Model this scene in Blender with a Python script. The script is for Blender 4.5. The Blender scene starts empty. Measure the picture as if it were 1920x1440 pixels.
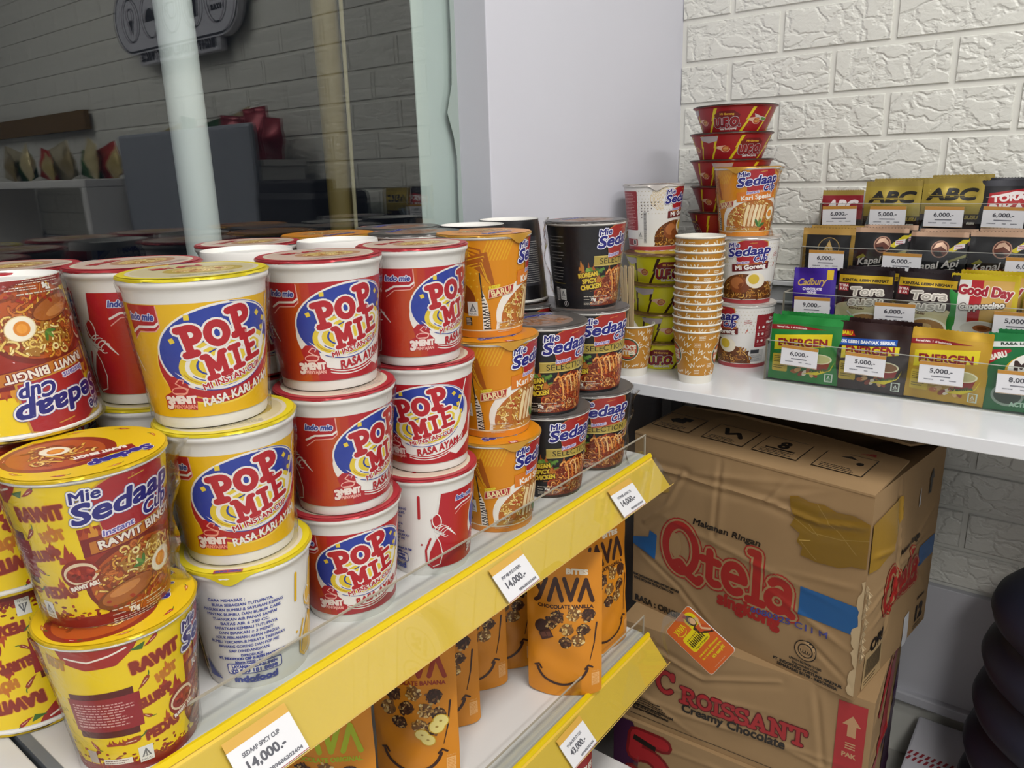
import bpy, bmesh, math, random
import numpy as np
from mathutils import Vector, Matrix, Euler
from mathutils.geometry import tessellate_polygon

SC = bpy.context.scene
COL = SC.collection
PI = math.pi

# ------------------------------------------------------------------ camera
# origin = the camera's place; X runs along the brick wall, Y along the noodle shelf, Z up
def camera():
    yaw, pitch, roll = -6.65258296e-01, 2.73573872e-01, -2.87597896e-02
    cy, sy, cp, sp = math.cos(yaw), math.sin(yaw), math.cos(pitch), math.sin(pitch)
    F = Vector((sy*cp, cy*cp, -sp)); r0 = Vector((cy, -sy, 0)); u0 = r0.cross(F)
    c, s = math.cos(roll), math.sin(roll)
    r = c*r0 + s*u0; u = -s*r0 + c*u0
    cd = bpy.data.cameras.new('camera'); cd.sensor_width = 36; cd.lens = 36*1421.95/1920
    cd.clip_start = .02; cd.clip_end = 50
    o = bpy.data.objects.new('camera', cd); COL.objects.link(o)
    m = Matrix.Identity(4)
    for i in range(3):
        m[i][0] = r[i]; m[i][1] = u[i]; m[i][2] = -F[i]
    o.matrix_world = m
    SC.camera = o
camera()

# ------------------------------------------------------------------ world, lights, exposure
W = bpy.data.worlds.new('night'); SC.world = W; W.use_nodes = True
W.node_tree.nodes['Background'].inputs[0].default_value = (.05, .06, .09, 1)
W.node_tree.nodes['Background'].inputs[1].default_value = .06
SC.view_settings.view_transform = 'Standard'; SC.view_settings.look = 'None'
SC.view_settings.gamma = 1; SC.view_settings.use_curve_mapping = False
SC.view_settings.exposure = 0.12
SC.cycles.transparent_max_bounces = 20; SC.cycles.max_bounces = 5; SC.cycles.diffuse_bounces = 2; SC.cycles.glossy_bounces = 3; SC.cycles.transmission_bounces = 4
SC.cycles.adaptive_threshold = .05; SC.cycles.caustics_reflective = False; SC.cycles.caustics_refractive = False

FLOOR, CEIL = -1.06, 1.55
def area(name, loc, sx, sy, power, col=(1, .985, .95), tgt=None):
    d = bpy.data.lights.new(name, 'AREA'); d.shape = 'RECTANGLE'; d.size = sx; d.size_y = sy
    d.energy = power; d.color = col
    o = bpy.data.objects.new(name, d); COL.objects.link(o); o.location = loc
    if tgt is not None:
        o.rotation_euler = (Vector(tgt)-Vector(loc)).to_track_quat('-Z', 'Y').to_euler()
    return o
area('ceiling_tube_light', (.55, .15, CEIL-.03), .30, 1.3, 26)
area('ceiling_tube_light', (1.7, -.2, CEIL-.03), .30, 1.3, 30)
area('ceiling_tube_light', (.7, -1.6, CEIL-.03), .30, 1.3, 30)

# ------------------------------------------------------------------ materials
def lin(h):
    h = h.lstrip('#'); o = []
    for i in (0, 2, 4):
        c = int(h[i:i+2], 16)/255
        o.append(c/12.92 if c <= .04045 else ((c+.055)/1.055)**2.4)
    return (*o, 1)
MATS = {}
def mat(name, hexc='ffffff', rough=.5, metal=0, coat=0, spec=.5, **kw):
    if name in MATS: return MATS[name]
    m = bpy.data.materials.new(name); m.use_nodes = True
    b = m.node_tree.nodes['Principled BSDF']
    b.inputs['Base Color'].default_value = lin(hexc); b.inputs['Roughness'].default_value = rough
    b.inputs['Metallic'].default_value = metal; b.inputs['Coat Weight'].default_value = coat
    b.inputs['Coat Roughness'].default_value = .12
    b.inputs['Specular IOR Level'].default_value = spec
    MATS[name] = m
    if kw.get('noise'): add_noise(m, **kw['noise'])
    return m
def ink(hexc):                      # glossy printed colour
    return mat('ink_'+hexc, hexc, .38, 0, .12)
def foil(hexc):
    return mat('foil_'+hexc, hexc, .32, .35)
def add_noise(m, scale=20, detail=4, amt=.15, bump=0, dist=.002, stretch=(1, 1, 1), dark=None):
    """mottle the base colour a little and/or bump it, in object space"""
    nt = m.node_tree; b = nt.nodes['Principled BSDF']
    tc = nt.nodes.new('ShaderNodeTexCoord'); mp = nt.nodes.new('ShaderNodeMapping')
    mp.inputs['Scale'].default_value = stretch
    nz = nt.nodes.new('ShaderNodeTexNoise'); nz.inputs['Scale'].default_value = scale; nz.inputs['Detail'].default_value = detail
    nt.links.new(tc.outputs['Object'], mp.inputs['Vector']); nt.links.new(mp.outputs[0], nz.inputs['Vector'])
    if amt:
        mx = nt.nodes.new('ShaderNodeMixRGB'); mx.blend_type = 'MIX'
        c = b.inputs['Base Color'].default_value[:]
        d = lin(dark) if dark else (c[0]*(1-amt), c[1]*(1-amt), c[2]*(1-amt), 1)
        mx.inputs[1].default_value = c; mx.inputs[2].default_value = d
        nt.links.new(nz.outputs[0], mx.inputs[0]); nt.links.new(mx.outputs[0], b.inputs['Base Color'])
    if bump:
        bp = nt.nodes.new('ShaderNodeBump'); bp.inputs['Strength'].default_value = bump; bp.inputs['Distance'].default_value = dist
        nt.links.new(nz.outputs[0], bp.inputs['Height']); nt.links.new(bp.outputs[0], b.inputs['Normal'])
def clear(name, tint='ffffff', ior=1.45, rough=.03, bump=0, bscale=60, base=0.0):
    """thin clear plastic / glass sheet: see-through with a Fresnel reflection"""
    if name in MATS: return MATS[name]
    m = bpy.data.materials.new(name); m.use_nodes = True; nt = m.node_tree
    nt.nodes.remove(nt.nodes['Principled BSDF']); out = nt.nodes['Material Output']
    tr = nt.nodes.new('ShaderNodeBsdfTransparent'); tr.inputs[0].default_value = lin(tint)
    gl = nt.nodes.new('ShaderNodeBsdfGlossy'); gl.inputs['Roughness'].default_value = rough
    fr = nt.nodes.new('ShaderNodeFresnel'); ge = nt.nodes.new('ShaderNodeNewGeometry')   # a thin sheet reflects alike from both faces
    mi = nt.nodes.new('ShaderNodeMapRange'); mi.inputs['To Min'].default_value = ior; mi.inputs['To Max'].default_value = 1/ior
    nt.links.new(ge.outputs['Backfacing'], mi.inputs['Value']); nt.links.new(mi.outputs[0], fr.inputs[0])
    mx = nt.nodes.new('ShaderNodeMixShader')
    fac = fr.outputs[0]
    if base:
        ad = nt.nodes.new('ShaderNodeMath'); ad.operation = 'ADD'; ad.inputs[1].default_value = base; ad.use_clamp = True
        nt.links.new(fac, ad.inputs[0]); fac = ad.outputs[0]
    nt.links.new(fac, mx.inputs[0]); nt.links.new(tr.outputs[0], mx.inputs[1]); nt.links.new(gl.outputs[0], mx.inputs[2])
    nt.links.new(mx.outputs[0], out.inputs[0])
    if bump:
        tc = nt.nodes.new('ShaderNodeTexCoord')
        nz = nt.nodes.new('ShaderNodeTexNoise'); nz.inputs['Scale'].default_value = bscale; nz.inputs['Detail'].default_value = 3
        nz.inputs['Distortion'].default_value = 1.5
        bp = nt.nodes.new('ShaderNodeBump'); bp.inputs['Strength'].default_value = bump; bp.inputs['Distance'].default_value = .004
        nt.links.new(tc.outputs['Object'], nz.inputs['Vector'])
        nt.links.new(nz.outputs[0], bp.inputs['Height']); nt.links.new(bp.outputs[0], gl.inputs['Normal']); nt.links.new(bp.outputs[0], fr.inputs['Normal'])
    MATS[name] = m
    return m

# ------------------------------------------------------------------ object helpers
def empty(name, label, cat, loc=(0, 0, 0), rot=(0, 0, 0), group=None):
    o = bpy.data.objects.new(name, None); COL.objects.link(o); o.empty_display_size = .02
    o.location = loc; o.rotation_euler = rot; tag(o, label, cat, group); return o
def tag(o, label=None, cat=None, group=None, kind=None):
    if label: o['label'] = label
    if cat: o['category'] = cat
    if group: o['group'] = group
    if kind: o['kind'] = kind
    return o
def link(name, me, parent=None, loc=None, rot=None):
    o = bpy.data.objects.new(name, me); COL.objects.link(o)
    if parent is not None: o.parent = parent
    if loc is not None: o.location = loc
    if rot is not None: o.rotation_euler = rot
    return o
def from_bm(name, bm, mats, smooth=False):
    me = bpy.data.meshes.new(name); bm.normal_update(); bm.to_mesh(me); bm.free()
    for m in (mats if isinstance(mats, (list, tuple)) else [mats]): me.materials.append(m)
    if smooth:
        me.polygons.foreach_set('use_smooth', [True]*len(me.polygons))
        if smooth != 2: me.set_sharp_from_angle(angle=math.radians(38))
    return me
def copy_tree(o, loc=None, rot=None, label=None, group=None):
    c = o.copy(); COL.objects.link(c)
    if loc is not None: c.location = loc
    if rot is not None: c.rotation_euler = rot
    if label: c['label'] = label
    if group: c['group'] = group
    for ch in list(o.children):
        d = ch.copy(); COL.objects.link(d); d.parent = c
        for g in list(ch.children):
            e = g.copy(); COL.objects.link(e); e.parent = d
    return c
def box(bm, x0, x1, y0, y1, z0, z1, mi=0, bev=0, mtx=None):
    vs = [bm.verts.new((x, y, z)) for z in (z0, z1) for y in (y0, y1) for x in (x0, x1)]
    fs = [bm.faces.new([vs[i] for i in q]) for q in ((0, 2, 3, 1), (4, 5, 7, 6), (0, 1, 5, 4), (2, 6, 7, 3), (0, 4, 6, 2), (1, 3, 7, 5))]
    for f in fs: f.material_index = mi
    if bev:
        es = list({e for f in fs for e in f.edges})
        r = bmesh.ops.bevel(bm, geom=es, offset=bev, segments=2, affect='EDGES', profile=.5)
        for f in r['faces']: f.material_index = mi
        vs = list({v for f in r['faces'] for v in f.verts} | {v for v in vs if v.is_valid})
    if mtx is not None:
        bmesh.ops.transform(bm, matrix=mtx, verts=[v for v in vs if v.is_valid])
    return vs
def boxmesh(name, dims, m, bev=0):
    bm = bmesh.new(); box(bm, *dims, bev=bev); return from_bm(name, bm, m)
def lathe(bm, prof, seg=64, mi=0, cap0=False, cap1=False):
    """prof: (r, z) or (r, z, mat) from one end to the other"""
    rings = []
    for p in prof:
        rings.append([bm.verts.new((p[0]*math.cos(2*PI*i/seg), p[0]*math.sin(2*PI*i/seg), p[1])) for i in range(seg)])
    for k in range(len(prof)-1):
        m_ = prof[k][2] if len(prof[k]) > 2 else mi
        for i in range(seg):
            f = bm.faces.new((rings[k][i], rings[k][(i+1) % seg], rings[k+1][(i+1) % seg], rings[k+1][i])); f.material_index = m_
    if cap0: bm.faces.new(rings[0][::-1]).material_index = prof[0][2] if len(prof[0]) > 2 else mi
    if cap1: bm.faces.new(rings[-1]).material_index = prof[-1][2] if len(prof[-1]) > 2 else mi
    return rings
def tube(bm, pts, r, seg=8, mi=0):
    pts = [Vector(p) for p in pts]; rings = []
    for i, p in enumerate(pts):
        t = (pts[min(i+1, len(pts)-1)]-pts[max(i-1, 0)]).normalized()
        a = t.cross(Vector((0, 0, 1))); a = a if a.length > 1e-3 else t.cross(Vector((1, 0, 0))); a.normalize(); b = t.cross(a)
        rr = r[i] if isinstance(r, (list, tuple)) else r
        rings.append([bm.verts.new(p+a*math.cos(2*PI*k/seg)*rr+b*math.sin(2*PI*k/seg)*rr) for k in range(seg)])
    for i in range(len(rings)-1):
        for k in range(seg):
            bm.faces.new((rings[i][k], rings[i+1][k], rings[i+1][(k+1) % seg], rings[i][(k+1) % seg])).material_index = mi
    bm.faces.new(rings[0]).material_index = mi; bm.faces.new(rings[-1][::-1]).material_index = mi

# ------------------------------------------------------------------ printed artwork, drawn as polygons in millimetres
_tc = {}
def glyphs(s):
    if s in _tc: return _tc[s]
    cu = bpy.data.curves.new('lettering', 'FONT'); cu.body = s; cu.resolution_u = 3
    o = bpy.data.objects.new('lettering', cu); COL.objects.link(o)
    me = bpy.data.meshes.new_from_object(o.evaluated_get(bpy.context.evaluated_depsgraph_get()))
    v = np.array([x.co[:2] for x in me.vertices]) if len(me.vertices) else np.zeros((0, 2))
    f = [tuple(p.vertices) for p in me.polygons]; cnt = {}
    for q in f:
        for i in range(len(q)):
            e = tuple(sorted((q[i], q[(i+1) % len(q)]))); cnt[e] = cnt.get(e, 0)+1
    ed = [e for e, c in cnt.items() if c == 1]
    bpy.data.objects.remove(o); bpy.data.curves.remove(cu); bpy.data.meshes.remove(me)
    _tc[s] = (v, f, ed); return _tc[s]
def arc(cx, cy, rx, ry, a0, a1, n=24, rot=0):
    c, s = math.cos(math.radians(rot)), math.sin(math.radians(rot)); o = []
    for i in range(n+1):
        a = math.radians(a0+(a1-a0)*i/n); x, y = rx*math.cos(a), ry*math.sin(a)
        o.append((cx+x*c-y*s, cy+x*s+y*c))
    return o
# skeletons of chunky slab letters: (width, strokes) in a box one unit high
def _serif(x, y, w=.17): return [(x-w, y), (x+w, y)]
SK = {
 'P': (.70, [[(.2, 0), (.2, 1)], _serif(.2, 0, .2), [(0, 1), (.4, 1)]+arc(.4, .74, .26, .26, 90, -90, 10)+[(.2, .48)]]),
 'O': (.78, [arc(.39, .5, .33, .46, 0, 360, 22)]),
 'M': (1.0, [[(.2, 0), (.2, 1), (.5, .3), (.8, 1), (.8, 0)], _serif(.2, 0), _serif(.8, 0), [(.05, 1), (.2, 1)], [(.8, 1), (.95, 1)]]),
 'I': (.44, [[(.22, 0), (.22, 1)], _serif(.22, 0, .2), _serif(.22, 1, .2)]),
 'E': (.8, [[(.2, 0), (.2, 1)], [(.02, 0), (.76, 0)], [(.02, 1), (.72, 1)], [(.2, .5), (.56, .5)]]),
 'C': (.8, [arc(.43, .5, .37, .48, 42, 318, 22), [(.74, .72), (.74, .98)]]),
 'R': (.86, [[(.2, 0), (.2, 1)], _serif(.2, 0, .18), [(.02, 1), (.42, 1)]+arc(.42, .75, .27, .25, 90, -90, 10)+[(.2, .5)], [(.42, .5), (.7, 0), (.88, 0)]]),
 'S': (.66, [arc(.33, .75, .26, .24, 30, 270, 16)+arc(.33, .25, .28, .25, 90, -150, 16), [(.58, .76), (.58, .98)], [(.06, .02), (.06, .26)]]),
 'A': (.92, [[(.16, 0), (.46, 1), (.76, 0)], [(.26, .32), (.66, .32)], _serif(.14, 0, .15), _serif(.78, 0, .15)]),
 'N': (.96, [[(.2, 0), (.2, 1), (.76, 0), (.76, 1)], _serif(.2, 0, .17), [(.03, 1), (.2, 1)], _serif(.76, 1, .17)]),
 'T': (.84, [[(.42, 0), (.42, 1)], _serif(.42, 0, .18), [(.06, .78), (.06, 1), (.78, 1), (.78, .78)]]),
 'Q': (1.0, [arc(.48, .5, .42, .5, 0, 360, 28), [(.3, .12), (.48, .2), (.7, .0), (.95, -.1), (1.04, 0)]]),
 't': (.5, [[(.22, .86), (.22, .12), (.32, .02), (.46, .05)], [(.02, .62), (.44, .62)]]),
 'e': (.6, [[(.08, .34), (.54, .34)]+arc(.31, .33, .24, .31, 0, 310, 18)]),
 'l': (.38, [[(.2, 0), (.2, 1.02)], _serif(.2, 0, .17), [(.04, 1.02), (.2, 1.02)]]),
 'a': (.66, [arc(.28, .2, .22, .2, 0, 360, 16), arc(.3, .46, .2, .18, 150, 0, 10)+[(.5, .06), (.62, 0)]]),
 'Y': (.8, [[(.1, 1), (.4, .5)], [(.72, 1), (.34, .06), (.16, -.06)]]),
 'V': (.8, [[(.06, 1), (.4, 0), (.74, 1)]]),
 'Λ': (.8, [[(.06, 0), (.4, 1), (.74, 0)]]),
 '5': (.75, [[(.66, 1), (.16, 1), (.12, .6)]+arc(.36, .34, .32, .32, 120, -150, 20)]),
}
class Art:
    def __init__(s): s.p = []; s.k = 0   # (points, material, layer)
    def tri(s, pts, m, l):
        s.k = (s.k+1) % 37; s.p.append((np.array(pts, float), m, l+.007*s.k))   # no two pieces exactly coplanar
    def poly(s, pts, m, l):
        pts = [tuple(p) for p in pts]
        if len(pts) <= 3: return s.tri(pts, m, l)
        for t in tessellate_polygon([[Vector((x, y, 0)) for x, y in pts]]): s.tri([pts[i] for i in t], m, l)
    def rect(s, x0, y0, x1, y1, m, l, rot=0, r=0):
        cx, cy, w, h = (x0+x1)/2, (y0+y1)/2, abs(x1-x0)/2, abs(y1-y0)/2
        if r:
            q = arc(w-r, h-r, r, r, 0, 90, 5)+arc(-w+r, h-r, r, r, 90, 180, 5)+arc(-w+r, -h+r, r, r, 180, 270, 5)+arc(w-r, -h+r, r, r, 270, 360, 5)
        else: q = [(-w, -h), (w, -h), (w, h), (-w, h)]
        c, n = math.cos(math.radians(rot)), math.sin(math.radians(rot))
        pts = [(cx+x*c-y*n, cy+x*n+y*c) for x, y in q]
        if r: s.poly(pts, m, l)
        else: s.tri(pts, m, l)
    def ell(s, cx, cy, rx, ry, m, l, rot=0, n=40, a0=0, a1=360):
        q = arc(cx, cy, rx, ry, a0, a1, n, rot)
        for i in range(n): s.tri([(cx, cy), q[i], q[i+1]], m, l)
    def stroke(s, pts, w, m, l, cap=True, w1=None):
        pts = [np.array(p, float) for p in pts]; n = len(pts)
        ws = [w+(w1-w)*i/max(1, n-1) if w1 is not None else w for i in range(n)]
        for i in range(n-1):
            a, b = pts[i], pts[i+1]; d = b-a; L = np.hypot(*d)
            if L < 1e-9: continue
            k = np.array([-d[1], d[0]])/L
            s.tri([a-k*ws[i]/2, b-k*ws[i+1]/2, b+k*ws[i+1]/2, a+k*ws[i]/2], m, l)
        for i in range(n):
            if cap or 0 < i < n-1:
                r = ws[i]/2; q = [(pts[i][0]+r*math.cos(a), pts[i][1]+r*math.sin(a)) for a in np.arange(8)*PI/4]
                s.tri(q, m, l)
    def text(s, t, cx, cy, h, m, l, w=None, bold=0, rot=0, shear=0, out=(), bend=0, align='c'):
        v, f, ed = glyphs(t)
        if not len(v): return
        v = v*(h/.70); x0, x1 = v[:, 0].min(), v[:, 0].max()
        k = (w/(x1-x0)) if w else 1
        x = (v[:, 0]-(x0+x1)/2)*k
        if align == 'l': x = (v[:, 0]-x0)*k
        y = v[:, 1]-h/2
        x = x+shear*y; y = y+bend*x*x
        c, n = math.cos(math.radians(rot)), math.sin(math.radians(rot))
        q = np.stack([cx+x*c-y*n, cy+x*n+y*c], -1)
        for (ow, om, ol) in list(out)+([(bold, m, l)] if bold else []):
            done = set()
            for a, b in ed:
                A, B = q[a], q[b]; d = B-A; L = np.hypot(*d)
                if L < 1e-9: continue
                kk = np.array([-d[1], d[0]])/L*ow
                s.tri([A-kk, B-kk, B+kk, A+kk], om, ol)
                for z in (a, b):
                    if z not in done:
                        done.add(z); s.tri([q[z]+ow*np.array([math.cos(g), math.sin(g)]) for g in np.arange(6)*PI/3], om, ol)
            if (ow, om, ol) in out:
                for t_ in f: s.tri([q[i] for i in t_], om, ol)
        for t_ in f: s.tri([q[i] for i in t_], m, l)
    def slab(s, t, cx, cy, h, m, l, wt=.2, out=(), rot=0, gap=.1, w=None, shear=0, dy=(), hs=()):
        xs = []; x = 0
        for ch in t: xs.append(x); x += SK[ch][0]+gap
        tot = x-gap; k = (w/(tot*h)) if w else 1
        c, n = math.cos(math.radians(rot)), math.sin(math.radians(rot))
        for i, ch in enumerate(t):
            hh = hs[i] if i < len(hs) else 1; yy = dy[i] if i < len(dy) else 0
            for st in SK[ch][1]:
                pts = []
                for px, py in st:
                    X = ((xs[i]+px)-tot/2)*h*k; Y = (py*hh-.5+yy)*h; X += shear*Y
                    pts.append((cx+X*c-Y*n, cy+X*n+Y*c))
                for ow, om, ol in out: s.stroke(pts, wt*h+2*ow, om, ol)
                s.stroke(pts, wt*h, m, l)
    def lines(s, x, y, w, n, dy, m, l, seed=0, h=.7, ctr=False):
        r = random.Random(seed)
        for i in range(n):
            L = w*r.uniform(.72, 1); xx = x-L/2 if ctr else x; q = xx
            while q < xx+L:
                d = r.uniform(.03, .1)*w; s.rect(q, y-i*dy-h/2, min(q+d, xx+L), y-i*dy+h/2, m, l); q += d+.018*w
    def noodles(s, inside, box_, n, seed, l, cols=('f3d489', 'e9bd62', 'f7e3a6'), dark='a9682a', w=1.5, curl=.5, ln=14):
        r = random.Random(seed); x0, y0, x1, y1 = box_
        for i in range(n):
            x, y, a = r.uniform(x0, x1), r.uniform(y0, y1), r.uniform(0, 6.28); k = r.uniform(-curl, curl); pts = []
            for _ in range(ln):
                if not inside(x, y): break
                pts.append((x, y)); x += math.cos(a)*w*.75; y += math.sin(a)*w*.75; a += k; k += r.uniform(-.12, .12); k = max(-curl*1.3, min(curl*1.3, k))
            if len(pts) < 4: continue
            L = l+.035*i
            s.stroke(pts, w*1.5, ink(dark), L, cap=False); s.stroke(pts, w, ink(r.choice(cols)), L+.02, cap=False)
    def flame(s, x, y, w, h, m, l, seed=0):
        r = random.Random(seed); k = r.uniform(-.2, .2)
        s.poly([(x-w/2, y), (x-w*.45, y+h*.4), (x-w*.2, y+h*.3), (x-w*.1+k*w, y+h*.75), (x+k*w, y+h), (x+w*.2, y+h*.5), (x+w*.3, y+h*.62), (x+w*.5, y+h*.25), (x+w*.4, y)], m, l)
    def chili(s, x, y, L, m, l, rot=0, stem='3f6b2a'):
        c, n = math.cos(math.radians(rot)), math.sin(math.radians(rot))
        T = lambda q: [(x+a*c-b*n, y+a*n+b*c) for a, b in q]
        s.poly(T([(-L/2, 0), (-L*.25, -L*.12), (L*.2, -L*.17), (L*.42, -L*.1), (L*.45, .08*L), (L*.25, L*.13), (-L*.1, L*.06)]), m, l)
        s.stroke(T([(L*.42, 0), (L*.55, .05*L), (L*.68, .16*L)]), L*.06, ink(stem), l+.2)
        s.stroke(T([(-L*.1, -.03*L), (L*.25, -.05*L)]), L*.035, ink('f0d9c4'), l+.3)
    def egg(s, x, y, r, l, rot=0):
        s.ell(x, y, r*1.2, r, ink('e8d2a0'), l, rot); s.ell(x, y, r*1.12, r*.92, ink('f6eed8'), l+.3, rot)
        s.ell(x-.1*r, y, r*.62, r*.6, ink('e08a26'), l+.6, rot); s.ell(x-.1*r, y, r*.4, r*.38, ink('ee9e38'), l+.9, rot)
    def leaf(s, x, y, L, l, rot=0, c='4d7a33'):
        for d in (-35, 10, 55):
            q = arc(0, 0, L/2, L*.17, 0, 360, 10); a = math.radians(rot+d)
            s.poly([(x+(px+L/2)*math.cos(a)-py*math.sin(a), y+(px+L/2)*math.sin(a)+py*math.cos(a)) for px, py in q[:-1]], ink(c if d != 10 else '6b9440'), l+.01*d/10)
    def cluster(s, x, y, r, l, seed=0, dark=False):
        g = random.Random(seed)
        cols = ['4a2a1c', '5d3824', '3a2118', '7a5430', 'c9a566'] if dark else ['c9a25c', 'b88b45', 'e2c98e', '8d5f2d', 'd9b877', '5b3a22']
        s.poly([(x+r*g.uniform(.8, 1.08)*math.cos(a), y+r*g.uniform(.8, 1.08)*math.sin(a)) for a in np.arange(14)*2*PI/14], ink('3a2214' if dark else '7a5227'), l)
        for i in range(34):
            a, d = g.uniform(0, 6.28), r*math.sqrt(g.random())*.95; rx = r*g.uniform(.13, .26)
            s.ell(x+d*math.cos(a), y+d*math.sin(a), rx, rx*g.uniform(.45, .8), ink(g.choice(cols)), l+.3+.04*i, g.uniform(0, 180), n=7)
    # --- to geometry
    def build(s, name, fn, du=1.6, dv=None, unit=.00006):
        """fn(u, v) -> (points Nx3, normals Nx3); polygons are cut into strips so that they follow the surface"""
        out = []
        def clip(P, ax, lo, hi):
            for sg, lim in ((1, lo), (-1, -hi)):
                Q = []
                for i in range(len(P)):
                    a, b = P[i], P[(i+1) % len(P)]; da, db = sg*a[ax]-lim, sg*b[ax]-lim
                    if da >= 0: Q.append(a)
                    if (da > 0 > db) or (da < 0 < db): Q.append(a+(b-a)*(da/(da-db)))
                P = Q
                if len(P) < 3: return None
            return np.array(P)
        def strips(P, ax, st):
            lo, hi = P[:, ax].min(), P[:, ax].max()
            if hi-lo <= st*.75: return [P]
            r = []; k = math.floor(lo/st)
            while k*st < hi:
                c = clip(P, ax, k*st, (k+1)*st)
                if c is not None: r.append(c)
                k += 1
            return r
        for P, m, l in s.p:
            for q in (strips(P, 0, du) if du else [P]):
                for z in (strips(q, 1, dv) if dv else [q]): out.append((z, m, l))
        mats = {}; idx = []; V = []; Ls = []; F = []; n = 0
        for P, m, l in out:
            a = .5*sum(P[i][0]*P[(i+1) % len(P)][1]-P[(i+1) % len(P)][0]*P[i][1] for i in range(len(P)))
            if abs(a) < 1e-7: continue
            if a < 0: P = P[::-1]
            if m not in mats: mats[m] = len(mats)
            V.append(P); Ls += [l]*len(P); F.append(tuple(range(n, n+len(P)))); n += len(P); idx.append(mats[m])
        V = np.concatenate(V); pos, nor = fn(V[:, 0], V[:, 1])
        nor = nor/np.linalg.norm(nor, axis=1)[:, None]
        pos = pos+nor*(np.array(Ls)*unit)[:, None]
        me = bpy.data.meshes.new(name); me.from_pydata(pos.tolist(), [], F); me.update()
        for m in mats: me.materials.append(m)
        me.polygons.foreach_set('material_index', idx); me.polygons.foreach_set('use_smooth', [True]*len(F))
        me.normals_split_custom_set_from_vertices(nor.tolist())
        return me
def cone_map(r0, r1, H, off=.00015):
    rm = (r0+r1)/2*1000; sl = (r1-r0)/H
    def fn(u, v):
        th = u/rm; r = r0+(r1-r0)*(v/1000)/H+off
        n = np.stack([np.sin(th), -np.cos(th), np.full_like(th, -sl)], -1)
        return np.stack([r*np.sin(th), -r*np.cos(th), v/1000], -1), n
    return fn, rm
def flat_map(off=.0002):
    """art on a plane facing -Y, u = X, v = Z"""
    def fn(u, v): return np.stack([u/1000, np.full_like(u, -off), v/1000], -1), np.tile([0., -1., 0.], (len(u), 1))
    return fn
def top_map(off=.0002):
    def fn(u, v): return np.stack([u/1000, v/1000, np.full_like(u, off)], -1), np.tile([0., 0., 1.], (len(u), 1))
    return fn
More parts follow.
